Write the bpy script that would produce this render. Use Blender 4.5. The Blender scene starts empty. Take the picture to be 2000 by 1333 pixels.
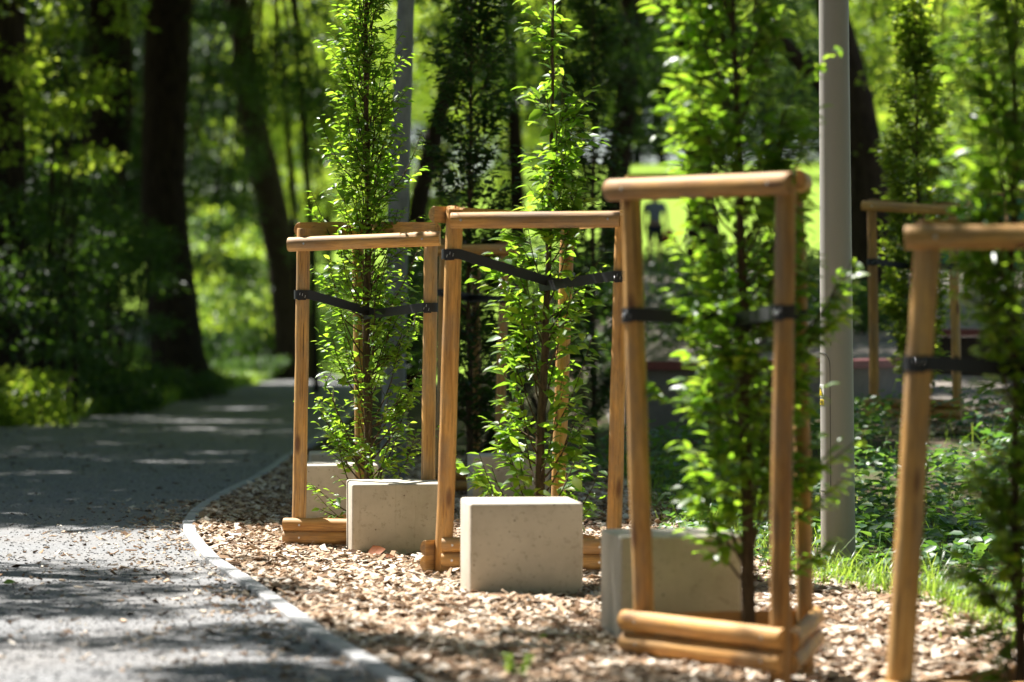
import bpy, bmesh, math, random
import numpy as np
from mathutils import Vector, Matrix
R = math.radians
rng = np.random.default_rng(11)
random.seed(11)
scene = bpy.context.scene
COL = scene.collection

# ------------------------------------------------------------------ view
F = 5833.0            # focal length in photo pixels (2000 px wide)
CZ = 1.195            # height of the lens
def at(px, py, Y):    # world point seen at a photo pixel, Y metres away
    return Vector(((px - 1000) / F * Y, Y, CZ - (py - 646) / F * Y))
SUN_EL, SUN_AZ = 57.0, 45.0
SX, SY = math.sin(R(SUN_AZ)) / math.tan(R(SUN_EL)), math.cos(R(SUN_AZ)) / math.tan(R(SUN_EL))

# ------------------------------------------------------------------ noise / terrain
_perm = rng.random((257, 257))
def vnoise(x, y):
    x = np.asarray(x, float); y = np.asarray(y, float)
    xi = np.floor(x).astype(int); yi = np.floor(y).astype(int)
    fx = x - xi; fy = y - yi
    fx = fx * fx * (3 - 2 * fx); fy = fy * fy * (3 - 2 * fy)
    a = _perm[xi % 256, yi % 256]; b = _perm[(xi + 1) % 256, yi % 256]
    c = _perm[xi % 256, (yi + 1) % 256]; d = _perm[(xi + 1) % 256, (yi + 1) % 256]
    return (a * (1 - fx) + b * fx) * (1 - fy) + (c * (1 - fx) + d * fx) * fy
def sst(a, b, x):
    t = np.clip((np.asarray(x, float) - a) / (b - a), 0, 1)
    return t * t * (3 - 2 * t)

KERB = [(-.05, 8.5), (-.389, 10.09), (-.675, 11.25), (-.95, 12.6), (-1.274, 14.16), (-1.59, 15.6), (-1.92, 17.66), (-2.04, 18.93),
        (-2.08, 20.2), (-2.08, 21.7), (-2.05, 23.15), (-2.05, 25.5), (-2.09, 27.5), (-2.15, 34), (-2.3, 42), (-2.8, 55), (-3.4, 68), (-4.8, 80), (-7.5, 90), (-13, 98)]
kx = np.array([k[0] for k in KERB]); ky = np.array([k[1] for k in KERB])
def kerb_x(y): return np.interp(y, ky, kx)
def left_x(y): return np.interp(y, [8, 33, 37, 45, 56, 74, 82, 90, 98], [-7.2, -6.9, -6.35, -5.4, -5.75, -5.7, -7.5, -11, -18])

def G(x, y):
    x = np.asarray(x, float); y = np.asarray(y, float)
    x0 = 1.2 - .03 * np.clip(y - 30, 0, 200)
    rise = np.clip(y - 18, 0, 6) * .078 + np.clip(y - 24, 0, 42) * .05 + np.clip(y - 66, 0, 70) * .09
    s = sst(x0 - 1.3, x0 + 1.5, x)
    lrise = np.clip(y - 84, 0, 60) * .13
    h = np.maximum(rise * s, lrise * (1 - s) + rise * s * 0)
    h = np.where(s > 0, rise * s + lrise * (1 - s), lrise)
    dip = -.25 * sst(.7, 1.5, x) * sst(13.5, 9.5, y)
    dip = dip - .035 * np.exp(-(((x - .8) / .55) ** 2 + ((y - 10.8) / .7) ** 2))
    bed = sst(.05, .6, x - kerb_x(y)) * sst(40, 26, y)
    n = (vnoise(x * 1.7 + 9, y * 1.7) - .5) * .05 + (vnoise(x * 5 + 3, y * 5) - .5) * .02
    left = sst(.0, 3.0, left_x(y) - x) * .25 * sst(90, 60, y)
    return h + dip + bed * (n - .025) + left
def g(x, y): return float(G(x, y))

# ------------------------------------------------------------------ mesh tools
class MB:
    def __init__(s): s.V = []; s.F = []; s.n = 0
    def add(s, V, *faces):
        V = np.asarray(V, float)
        for f in faces:
            f = np.asarray(f, int)
            if f.size: s.F.append(f + s.n)
        s.V.append(V); s.n += len(V)
    def tube(s, pts, rad, seg=8, caps=True):
        pts = np.asarray(pts, float); n = len(pts)
        rad = np.broadcast_to(np.asarray(rad, float), (n,))
        tan = np.gradient(pts, axis=0); tan /= np.linalg.norm(tan, axis=1)[:, None] + 1e-12
        ref = np.array([1., 0, 0]) if abs(tan[0][0]) < .8 else np.array([0, 1., 0])
        u = np.cross(tan, ref); u /= np.linalg.norm(u, axis=1)[:, None] + 1e-12
        v = np.cross(tan, u)
        a = np.arange(seg) * 2 * math.pi / seg
        V = pts[:, None, :] + rad[:, None, None] * (np.cos(a)[None, :, None] * u[:, None, :] + np.sin(a)[None, :, None] * v[:, None, :])
        i, j = np.meshgrid(np.arange(n - 1), np.arange(seg), indexing='ij')
        i = i.ravel(); j = j.ravel(); k = (j + 1) % seg
        q = np.stack([i * seg + j, i * seg + k, (i + 1) * seg + k, (i + 1) * seg + j], 1)
        fs = [q]
        if caps:
            fs += [np.arange(seg)[::-1][None], (n - 1) * seg + np.arange(seg)[None]]
        s.add(V.reshape(-1, 3), *fs)
    def box(s, lo, hi, M=None):
        x0, y0, z0 = lo; x1, y1, z1 = hi
        V = np.array([(x0, y0, z0), (x1, y0, z0), (x1, y1, z0), (x0, y1, z0), (x0, y0, z1), (x1, y0, z1), (x1, y1, z1), (x0, y1, z1)])
        if M is not None: V = np.array([tuple(M @ Vector(v)) for v in V])
        s.add(V, [(0, 3, 2, 1), (4, 5, 6, 7), (0, 1, 5, 4), (1, 2, 6, 5), (2, 3, 7, 6), (3, 0, 4, 7)])
    def mesh(s, name, smooth=True, sharp=None):
        V = np.concatenate(s.V); loops = []; starts = []; tot = []; c = 0
        for f in s.F:
            k, m = f.shape
            loops.append(f.ravel()); starts.append(c + np.arange(k) * m); tot.append(np.full(k, m)); c += k * m
        return raw_mesh(name, V, np.concatenate(loops), np.concatenate(starts), np.concatenate(tot), smooth, sharp)
def raw_mesh(name, V, loops, starts, tot, smooth=True, sharp=None):
    me = bpy.data.meshes.new(name)
    me.vertices.add(len(V)); me.vertices.foreach_set('co', np.asarray(V, np.float32).ravel())
    me.loops.add(len(loops)); me.loops.foreach_set('vertex_index', np.asarray(loops, np.int32))
    me.polygons.add(len(starts)); me.polygons.foreach_set('loop_start', np.asarray(starts, np.int32))
    try: me.polygons.foreach_set('loop_total', np.asarray(tot, np.int32))
    except Exception: pass
    me.polygons.foreach_set('use_smooth', np.full(len(starts), bool(smooth)))
    me.update(calc_edges=True); me.validate()
    if sharp: me.set_sharp_from_angle(angle=R(sharp))
    return me
def link(name, me, mat=None, parent=None, loc=None, M=None):
    o = bpy.data.objects.new(name, me); COL.objects.link(o)
    if mat and me is not None and hasattr(me, 'materials') and not len(me.materials): me.materials.append(mat)
    if parent:
        o.parent = parent
        off = Matrix.Translation(-parent.location) if not parent.get('rot') else parent.matrix_basis.inverted()
        o.matrix_basis = off @ (M if M is not None else Matrix.Translation(loc or (0, 0, 0)))
    elif M is not None: o.matrix_basis = M
    elif loc is not None: o.location = loc
    return o
def tag(o, label=None, cat=None, group=None, kind=None):
    if label: o['label'] = label
    if cat: o['category'] = cat
    if group: o['group'] = group
    if kind: o['kind'] = kind
    return o
def thing(name, label, cat, loc, group=None):
    o = bpy.data.objects.new(name, None); COL.objects.link(o); o.location = loc
    o.empty_display_size = .1
    return tag(o, label, cat, group)

def nrm(a): return a / (np.linalg.norm(a, axis=-1, keepdims=True) + 1e-9)
HI = np.array([(0, 0, 0), (.35, 0, -.02), (.7, 0, -.03), (1, 0, -.12), (.1, .22, .03), (.4, .5, .07), (.75, .3, .0), (.1, -.22, .03), (.4, -.5, .07), (.75, -.3, .0)])
HIF = [[0, 1, 5, 4], [1, 2, 6, 5], [2, 3, 6], [0, 7, 8, 1], [1, 8, 9, 2], [2, 9, 3]]
LO = np.array([(0, 0, 0), (.45, .5, .1), (1, 0, -.06), (.45, -.5, .1)])
LOF = [[0, 2, 1], [0, 3, 2]]
MID = np.array([(0, 0, 0), (.28, .4, .06), (.68, .38, .06), (1, 0, -.1), (.68, -.38, .06), (.28, -.4, .06)])
MIDF = [[0, 3, 2, 1], [0, 5, 4, 3]]
def leaf_mesh(name, P, D, N, L, W, kind='hi'):
    T, FF = {'hi': (HI, HIF), 'lo': (LO, LOF), 'mid': (MID, MIDF)}[kind]
    D = nrm(D); S = nrm(np.cross(N, D)); N = np.cross(D, S)
    n = len(P); k = len(T)
    L = np.broadcast_to(L, (n,)); W = np.broadcast_to(W, (n,))
    V = (P[:, None] + D[:, None] * (T[None, :, :1] * L[:, None, None]) + S[:, None] * (T[None, :, 1:2] * W[:, None, None])
         + N[:, None] * (T[None, :, 2:] * L[:, None, None])).reshape(-1, 3)
    fl = np.concatenate([np.array(f) for f in FF]); ft = np.array([len(f) for f in FF])
    loops = (np.arange(n)[:, None] * k + fl[None]).ravel()
    tot = np.tile(ft, n); starts = np.concatenate([[0], np.cumsum(tot)[:-1]])
    return raw_mesh(name, V, loops, starts, tot, True)
def rvec(n): return rng.normal(size=(n, 3))

# ------------------------------------------------------------------ materials
class MT:
    def __init__(s, name):
        s.m = bpy.data.materials.new(name); s.m.use_nodes = True
        s.t = s.m.node_tree; s.t.nodes.clear()
        s.out = s.n('ShaderNodeOutputMaterial')
    def n(s, typ, **kw):
        x = s.t.nodes.new(typ)
        for k, v in kw.items():
            if k.startswith('i_'):
                key = k[2:].replace('_', ' ')
                x.inputs[key].default_value = v
            else: setattr(x, k, v)
        return x
    def l(s, a, b): s.t.links.new(a, b)
    def ramp(s, fac, stops, interp='LINEAR'):
        r = s.n('ShaderNodeValToRGB'); cr = r.color_ramp; cr.interpolation = interp
        while len(cr.elements) < len(stops): cr.elements.new(.5)
        for e, (p, c) in zip(cr.elements, stops):
            e.position = p; e.color = (*c, 1) if len(c) == 3 else c
        s.l(fac, r.inputs[0]); return r.outputs[0]
    def coords(s, scale=(1, 1, 1), kind='Object', loc=None):
        tc = s.n('ShaderNodeTexCoord'); mp = s.n('ShaderNodeMapping')
        mp.inputs['Scale'].default_value = scale
        s.l(tc.outputs[kind], mp.inputs['Vector'])
        if loc is not None: s.l(loc, mp.inputs['Location'])
        return mp.outputs[0]
    def noise(s, vec, scale=5, detail=4, rough=.6):
        x = s.n('ShaderNodeTexNoise'); x.inputs['Scale'].default_value = scale
        x.inputs['Detail'].default_value = detail; x.inputs['Roughness'].default_value = rough
        s.l(vec, x.inputs['Vector']); return x.outputs[0]
    def mix(s, fac, a, b, mode='MIX'):
        x = s.n('ShaderNodeMix', data_type='RGBA', blend_type=mode)
        for v, i in ((fac, 0), (a, 6), (b, 7)):
            if hasattr(v, 'links') or hasattr(v, 'is_linked'): s.l(v, x.inputs[i])
            else: x.inputs[i].default_value = v if i == 0 else (*v, 1)
        return x.outputs[2]
    def math(s, op, a, b=0.0):
        x = s.n('ShaderNodeMath', operation=op)
        for v, i in ((a, 0), (b, 1)):
            if hasattr(v, 'is_linked'): s.l(v, x.inputs[i])
            else: x.inputs[i].default_value = v
        return x.outputs[0]
    def pbr(s, col, rough=.7, spec=.4, bump=None, bstr=.3, bdist=.01):
        p = s.n('ShaderNodeBsdfPrincipled')
        for v, k in ((col, 'Base Color'), (rough, 'Roughness')):
            if hasattr(v, 'is_linked'): s.l(v, p.inputs[k])
            else: p.inputs[k].default_value = (*v, 1) if k == 'Base Color' else v
        p.inputs['Specular IOR Level'].default_value = spec
        if bump is not None:
            b = s.n('ShaderNodeBump'); b.inputs['Strength'].default_value = bstr; b.inputs['Distance'].default_value = bdist
            s.l(bump, b.inputs['Height']); s.l(b.outputs[0], p.inputs['Normal'])
        return p.outputs[0]
    def done(s, sh): s.l(sh, s.out.inputs[0]); return s.m

def leaf_mat(name, stops, trans, tw=.45, rough=.38, spec=.5):
    t = MT(name)
    geo = t.n('ShaderNodeNewGeometry')
    rnd = geo.outputs['Random Per Island']
    col = t.ramp(rnd, stops)
    tcol = t.ramp(rnd, trans)
    p = t.pbr(col, rough, spec)
    tr = t.n('ShaderNodeBsdfTranslucent'); t.l(tcol, tr.inputs[0])
    m = t.n('ShaderNodeMixShader'); m.inputs[0].default_value = tw
    t.l(p, m.inputs[1]); t.l(tr.outputs[0], m.inputs[2])
    return t.done(m.outputs[0])

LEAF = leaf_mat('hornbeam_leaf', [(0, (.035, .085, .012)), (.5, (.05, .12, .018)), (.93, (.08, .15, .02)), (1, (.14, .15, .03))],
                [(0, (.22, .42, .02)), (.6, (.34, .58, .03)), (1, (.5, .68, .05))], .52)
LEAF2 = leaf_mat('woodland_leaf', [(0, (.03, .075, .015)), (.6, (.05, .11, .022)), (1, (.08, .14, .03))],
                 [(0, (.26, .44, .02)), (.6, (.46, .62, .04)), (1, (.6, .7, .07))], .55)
LEAFD = leaf_mat('shade_leaf', [(0, (.012, .036, .012)), (1, (.03, .062, .018))], [(0, (.07, .17, .012)), (1, (.16, .3, .025))], .34, .5, .35)  # darkened leaf: the shade of the woodland is put into its colour
LEAFC = leaf_mat('ground_cover_leaf', [(0, (.03, .08, .025)), (.7, (.05, .12, .035)), (1, (.09, .16, .05))], [(0, (.12, .3, .03)), (1, (.26, .45, .05))], .38, .45)
LEAFS = leaf_mat('deep_shade_leaf', [(0, (.014, .032, .012)), (1, (.03, .055, .02))], [(0, (.03, .07, .01)), (1, (.06, .12, .02))], .2, .6, .2)  # near-black leaf: shade of the far gaps put into the colour
GRASS = leaf_mat('grass_blade', [(0, (.06, .13, .02)), (1, (.11, .19, .03))], [(0, (.28, .5, .03)), (1, (.5, .64, .07))], .5)

def wood_mat():
    t = MT('round_pine')
    oi = t.n('ShaderNodeObjectInfo')
    cmb = t.n('ShaderNodeCombineXYZ')
    for i in range(3): t.l(t.math('MULTIPLY', oi.outputs['Random'], 37.0 + 11 * i), cmb.inputs[i])
    v = t.coords((26, 26, 1.4), loc=cmb.outputs[0])
    v2 = t.coords((7, 7, 2.2), loc=cmb.outputs[0])
    v3 = t.coords((16, 16, 5.5), loc=cmb.outputs[0])
    grain = t.noise(v, 2.2, 6, .65)
    blot = t.noise(v2, 1.3, 4, .6)
    c = t.ramp(grain, [(.3, (.38, .185, .044)), (.5, (.63, .35, .102)), (.7, (.74, .47, .178))])
    c = t.mix(t.ramp(blot, [(.45, (0, 0, 0)), (.7, (.75, .75, .75))]), c, (.33, .18, .07), 'MIX')
    vo = t.n('ShaderNodeTexVoronoi'); vo.inputs['Scale'].default_value = .55; t.l(v3, vo.inputs['Vector'])
    kn = t.ramp(vo.outputs['Distance'], [(.0, (1, 1, 1)), (.1, (.9, .9, .9)), (.2, (0, 0, 0))])
    c = t.mix(kn, c, (.17, .07, .025))
    fine = t.noise(t.coords((90, 90, 5), loc=cmb.outputs[0]), 2, 3, .7)
    grey = t.ramp(t.noise(t.coords((3, 3, 1.1), loc=cmb.outputs[0]), 2.1, 5, .7), [(.44, (0, 0, 0)), (.68, (.75, .75, .75))])
    c = t.mix(grey, c, (.3, .235, .165))
    crack = t.ramp(t.noise(t.coords((55, 55, .8), loc=cmb.outputs[0]), 1.6, 2, .5), [(.67, (0, 0, 0)), (.70, (.85, .85, .85))])
    c = t.mix(crack, c, (.07, .035, .015))
    dark = t.ramp(fine, [(.56, (0, 0, 0)), (.68, (.7, .7, .7))])
    c = t.mix(dark, c, (.2, .11, .05))
    tint = t.ramp(oi.outputs['Random'], [(0, (1.0, .9, .78)), (.35, (1, 1, 1)), (.7, (.86, .8, .74)), (1, (.74, .69, .66))])
    c = t.mix(1.0, c, tint, 'MULTIPLY')
    return t.done(t.pbr(c, .6, .35, grain, .35, .006))
WOOD = wood_mat()
def concrete_mat():
    t = MT('cast_concrete')
    oi = t.n('ShaderNodeObjectInfo')
    cmb = t.n('ShaderNodeCombineXYZ')
    for i in range(3): t.l(t.math('MULTIPLY', oi.outputs['Random'], 17.0 + 5 * i), cmb.inputs[i])
    v = t.coords((1, 1, 1), loc=cmb.outputs[0])
    big = t.noise(v, 5, 5, .6); med = t.noise(v, 38, 4, .7)
    c = t.ramp(big, [(.3, (.40, .35, .275)), (.55, (.49, .435, .35)), (.75, (.54, .485, .395))])
    c = t.mix(t.ramp(med, [(.56, (0, 0, 0)), (.7, (.6, .6, .6))]), c, (.27, .225, .165))
    streak = t.noise(t.coords((14, 14, 1.2), loc=cmb.outputs[0]), 1.4, 4, .6)
    c = t.mix(t.ramp(streak, [(.6, (0, 0, 0)), (.75, (.3, .3, .3))]), c, (.26, .21, .145))
    vo = t.n('ShaderNodeTexVoronoi'); vo.inputs['Scale'].default_value = 17; t.l(v, vo.inputs['Vector'])
    pore = t.ramp(vo.outputs['Distance'], [(.05, (1, 1, 1)), (.1, (0, 0, 0))])
    c = t.mix(pore, c, (.16, .13, .1))
    return t.done(t.pbr(c, .75, .3, med, .15, .004))
CONC = concrete_mat()
def kerb_mat():
    t = MT('kerb_stone'); v = t.coords((1, 1, 1))
    c = t.ramp(t.noise(v, 6, 6, .7), [(.3, (.25, .25, .248)), (.7, (.42, .415, .405))])
    sp = t.noise(v, 160, 2, .6)
    c = t.mix(t.ramp(sp, [(.6, (0, 0, 0)), (.7, (.6, .6, .6))]), c, (.16, .15, .14))
    return t.done(t.pbr(c, .85, .2, sp, .2, .003))
KERBM = kerb_mat()
def path_mat():
    t = MT('gritty_asphalt'); v = t.coords((1, 1, 1))
    sp = t.noise(v, 85, 3, .8); mid = t.noise(v, 28, 4, .7); big = t.noise(v, .9, 5, .6)
    vo = t.n('ShaderNodeTexVoronoi'); vo.inputs['Scale'].default_value = 95; t.l(v, vo.inputs['Vector'])
    stone = t.ramp(vo.outputs['Color'], [(0, (.1, .104, .11)), (.5, (.175, .178, .182)), (1, (.3, .298, .295))])
    c = t.ramp(sp, [(.36, (.085, .085, .087)), (.52, (.185, .184, .182)), (.64, (.36, .355, .35))])
    c = t.mix(.5, c, stone)
    c = t.mix(t.ramp(mid, [(.5, (0, 0, 0)), (.75, (.4, .4, .4))]), c, (.11, .1, .09))
    c = t.mix(t.ramp(big, [(.42, (0, 0, 0)), (.7, (.4, .4, .4))]), c, (.2, .175, .15))
    return t.done(t.pbr(c, .9, .2, sp, .6, .006))
PATHM = path_mat()
def ground_mat():
    t = MT('woodland_soil'); v = t.coords((1, 1, 1))
    n1 = t.noise(v, 3, 6, .7); n2 = t.noise(v, 45, 4, .7); n3 = t.noise(v, .35, 3, .5)
    soil = t.ramp(n2, [(.3, (.035, .026, .018)), (.55, (.09, .065, .045)), (.72, (.2, .15, .1))])
    moss = t.ramp(n1, [(.35, (.03, .055, .014)), (.65, (.07, .1, .03))])
    c = t.mix(t.ramp(n1, [(.45, (0, 0, 0)), (.6, (1, 1, 1))]), soil, moss)
    lawn = t.ramp(t.noise(v, 2.0, 5, .7), [(.3, (.13, .22, .02)), (.7, (.21, .3, .035))])
    sep = t.n('ShaderNodeSeparateXYZ'); tc = t.n('ShaderNodeTexCoord'); t.l(tc.outputs['Object'], sep.inputs[0])
    far = t.math('ADD', sep.outputs[1], t.math('MULTIPLY', n3, 14.0))
    fm = t.ramp(t.math('DIVIDE', far, 120.0), [(.60, (0, 0, 0)), (.66, (1, 1, 1))])
    c = t.mix(fm, c, lawn)
    # pale gravelly play area on the slope at the right
    px = t.math('MULTIPLY', t.math('GREATER_THAN', sep.outputs[0], 1.0), t.math('GREATER_THAN', sep.outputs[1], 26.5))
    py = t.math('MULTIPLY', px, t.math('LESS_THAN', far, 71.0))
    grv = t.ramp(n2, [(.3, (.11, .095, .08)), (.7, (.3, .26, .22))])
    c = t.mix(py, c, grv)
    return t.done(t.pbr(c, .95, .1, n2, .5, .02))
GROUNDM = ground_mat()
def mulch_mat():
    t = MT('mulch_base'); v = t.coords((1, 1, 1))
    n2 = t.noise(v, 60, 4, .7)
    c = t.ramp(n2, [(.3, (.03, .018, .01)), (.6, (.11, .07, .04)), (.75, (.3, .21, .13))])
    return t.done(t.pbr(c, .95, .1, n2, .6, .02))
MULCH = mulch_mat()
def chip_mat():
    t = MT('wood_chip'); geo = t.n('ShaderNodeNewGeometry')
    c = t.ramp(geo.outputs['Random Per Island'], [(0, (.05, .028, .016)), (.18, (.17, .095, .05)), (.34, (.36, .235, .14)), (.6, (.56, .43, .31)), (.85, (.7, .6, .48)), (1, (.78, .72, .63))])
    n = t.noise(t.coords((1, 1, 1)), 120, 3, .7)
    c = t.mix(t.ramp(n, [(.4, (0, 0, 0)), (.75, (.5, .5, .5))]), c, (.25, .15, .08))
    return t.done(t.pbr(c, .85, .2, n, .3, .003))
CHIP = chip_mat()
def bark_mat(name, a, b, sc=(9, 9, 1.6), rough=.95, dist=.05):
    t = MT(name); v = t.coords(sc); n = t.noise(v, 2.2, 6, .7)
    c = t.ramp(n, [(.35, a), (.65, b)])
    return t.done(t.pbr(c, rough, .1, n, .9, dist))
BARK = bark_mat('dark_bark', (.018, .013, .009), (.06, .045, .03))
TWIG = bark_mat('young_bark', (.05, .035, .022), (.13, .09, .055), (30, 30, 8), .8, .004)
GREYBARK = bark_mat('smooth_grey_bark', (.2, .2, .19), (.34, .34, .32), (5, 5, 2), .8, .004)
def plain(name, col, rough=.5, spec=.4, metal=0, sc=60, amt=.15):
    t = MT(name); n = t.noise(t.coords((1, 1, 1)), sc, 3, .6)
    c = t.mix(n, tuple(x * (1 - amt) for x in col), tuple(min(1, x * (1 + amt)) for x in col))
    p = t.n('ShaderNodeBsdfPrincipled'); t.l(c, p.inputs['Base Color']); p.inputs['Roughness'].default_value = rough
    p.inputs['Specular IOR Level'].default_value = spec; p.inputs['Metallic'].default_value = metal
    return t.done(p.outputs[0])
STRAP = plain('black_webbing', (.018, .018, .02), .55, .4, 0, 300, .4)
STEEL = plain('screw_steel', (.6, .6, .6), .3, .5, 1)
def pole_mat():
    t = MT('grey_pole_paint'); v = t.coords((1, 1, 1))
    n = t.noise(v, 260, 2, .6); d = t.noise(t.coords((6, 6, 1.5)), 3, 5, .7)
    c = t.mix(n, (.29, .272, .242), (.35, .328, .292))
    sep = t.n('ShaderNodeSeparateXYZ'); tc = t.n('ShaderNodeTexCoord'); t.l(tc.outputs['Object'], sep.inputs[0])
    low = t.ramp(t.math('ADD', t.math('MULTIPLY', sep.outputs[2], .6), t.math('MULTIPLY', d, .5)), [(.25, (.7, .7, .7)), (.62, (0, 0, 0))])
    c = t.mix(low, c, (.27, .22, .16))
    return t.done(t.pbr(c, .5, .45))
POLE = pole_mat()
BLACK = plain('black_ink', (.02, .02, .02), .6)
WHITE = plain('sticker_white', (.75, .75, .72), .5)
YELLOW = plain('sticker_yellow', (.8, .6, .02), .45)
REDWOOD = plain('red_brown_seat', (.2, .055, .05), .5, .4, 0, 20, .3)
WALLC = plain('grey_wall', (.2, .185, .165), .9, .2, 0, 12, .3)
DARKWOOD = plain('dark_boards', (.05, .035, .028), .8, .2, 0, 15, .5)
GREENP = plain('green_panel', (.03, .16, .085), .55, .3, 0, 5, .2)
TIMBER = plain('fence_timber', (.45, .27, .14), .7, .3, 0, 14, .3)
SKIN = plain('skin', (.45, .25, .17), .5, .4, 0, 30, .08)
SHIRT = plain('grey_cloth', (.17, .19, .24), .9, .1, 0, 40, .2)
SHORTS = plain('dark_cloth', (.03, .035, .05), .9, .1, 0, 40, .2)
HAIR = plain('brown_hair', (.04, .025, .015), .6, .3, 0, 60, .3)
SHOE = plain('shoe', (.03, .03, .03), .6, .3)
REDBAG = plain('red_bag', (.3, .02, .03), .6, .3)
DRYLEAF = plain('dry_leaf', (.3, .1, .03), .6, .3, 0, 40, .4)

# ------------------------------------------------------------------ the setting
def grid(name, xs, ys, zf, mat, keep=None):
    X, Y = np.meshgrid(xs, ys, indexing='ij') if np.ndim(xs) == 1 else (xs, ys)
    n, m = X.shape; V = np.stack([X, Y, zf(X, Y)], -1).reshape(-1, 3)
    i, j = np.meshgrid(np.arange(n - 1), np.arange(m - 1), indexing='ij'); i = i.ravel(); j = j.ravel()
    q = np.stack([i * m + j, (i + 1) * m + j, (i + 1) * m + j + 1, i * m + j + 1], 1)
    b = MB(); b.add(V, q); return link(name, b.mesh(name), mat)
xs = np.unique(np.concatenate([np.linspace(-180, -14, 24), np.linspace(-14, -4, 26), np.linspace(-4, 6, 84), np.linspace(6, 20, 30), np.linspace(20, 180, 24)]))
ys = np.unique(np.concatenate([np.linspace(-30, 8, 12), np.linspace(8, 30, 150), np.linspace(30, 90, 80), np.linspace(90, 300, 50)]))
tag(grid('ground', xs, ys, lambda x, y: G(x, y) - .03 * sst(1.0, .2, np.abs(x - kerb_x(y)) * 0 + sst(-.2, .3, left_x(y) - x) + sst(-.3, .1, x - kerb_x(y) - .2)), GROUNDM), kind='structure')

yy = np.concatenate([np.linspace(5, 30, 110), np.linspace(30.5, 98, 70)])
tt = np.linspace(0, 1, 24)
lx = np.array([left_x(y) for y in yy]) + (vnoise(yy * .9, yy * 0) - .5) * .25; rx = kerb_x(yy) - .035
PX = lx[None] + (rx - lx)[None] * tt[:, None]; PY = np.broadcast_to(yy[None], PX.shape)
tag(grid('path', PX, PY, lambda x, y: G(x, y) * 0 + np.clip(y - 84, 0, 60) * .13 + .006, PATHM), kind='structure')

# kerb: stones laid end to end
def poly_at(d):
    seg = np.hypot(np.diff(kx), np.diff(ky)); cum = np.concatenate([[0], np.cumsum(seg)])
    return np.array([np.interp(d, cum, kx), np.interp(d, cum, ky)]), cum[-1]
kb = MB(); d = 0.; total = poly_at(0)[1]
while d < 62:
    a, _ = poly_at(d + .006); b, _ = poly_at(d + .994); t = (b - a) / np.linalg.norm(b - a); nn = np.array([t[1], -t[0]]) * .038
    z1 = .03 + random.uniform(-.003, .003); c = .006
    prof = [(-1, -.1), (-1, z1 - c), (-.86, z1), (.86, z1), (1, z1 - c), (1, -.1)]
    V = [(*(p + nn * s), z) for p in (a, b) for s, z in prof]
    kb.add(V, [(i, i + 1, i + 7, i + 6) for i in range(5)], [(0, 5, 4, 3, 2, 1)], [(6, 7, 8, 9, 10, 11)])
    d += 1.0
tag(link('kerb', kb.mesh('kerb', True, 25), KERBM), kind='structure')

# mulch bed base, a sheet just above the soil
def bed_right(y): return np.interp(y, [8, 11.5, 13, 14.4, 16, 18, 22, 30], [3.4, 2.15, 1.85, 1.45, 1.2, .95, .75, .2])
by = np.linspace(7.5, 30, 150); bt = np.linspace(0, 1, 44)
bl = kerb_x(by) + .04; br = bed_right(by) + (vnoise(by * 2.1, by * 0 + 5) - .5) * .3
BX = bl[None] + (br - bl)[None] * bt[:, None]; BY = np.broadcast_to(by[None], BX.shape)
tag(grid('mulch_bed', BX, BY, lambda x, y: G(x, y) + .008, MULCH), kind='structure')

# ------------------------------------------------------------------ wood chips (stuff)
def chips(n, xf, yf, zr=(.0, .022), size=1.0):
    x, y = xf, yf; n = len(x)
    L = np.clip(rng.lognormal(math.log(.044), .5, n), .01, .12) * size; W = np.clip(L * rng.uniform(.22, .65, n), .007, .036); H = rng.uniform(.002, .006, n)
    a = rng.uniform(0, 2 * math.pi, n)
    D = np.stack([np.cos(a), np.sin(a), rng.normal(0, .28, n)], 1); D = nrm(D)
    N = nrm(np.stack([rng.normal(0, .32, n), rng.normal(0, .32, n), np.ones(n)], 1)); S = nrm(np.cross(N, D)); N = np.cross(D, S)
    P = np.stack([x, y, G(x, y) + .008 + rng.uniform(*zr, n)], 1)
    T = np.array([(-.5, -.35, 0), (.5, -.5, 0), (.45, .5, 0), (-.5, .4, 0), (-.5, -.3, 1), (.46, -.42, 1), (.4, .45, 1), (-.42, .36, 1)])
    V = P[:, None] + D[:, None] * (T[None, :, :1] * L[:, None, None]) + S[:, None] * (T[None, :, 1:2] * W[:, None, None]) + N[:, None] * (T[None, :, 2:] * H[:, None, None])
    fl = np.array([4, 5, 6, 7, 0, 1, 5, 4, 1, 2, 6, 5, 2, 3, 7, 6, 3, 0, 4, 7])
    loops = (np.arange(n)[:, None] * 8 + fl[None]).ravel(); tot = np.full(n * 5, 4); st = np.arange(n * 5) * 4
    return raw_mesh('wood_chips', V.reshape(-1, 3), loops, st, tot, False)
n = 112000
u = rng.random(n); cy = 8.8 + (28 - 8.8) * u ** 1.35
cx = kerb_x(cy) + .062 + rng.random(n) * (bed_right(cy) + .1 - kerb_x(cy))
o = link('wood_chips', chips(n, cx, cy), CHIP); tag(o, 'pale and brown wood chips covering the planting bed', 'wood chips', kind='stuff')
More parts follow.
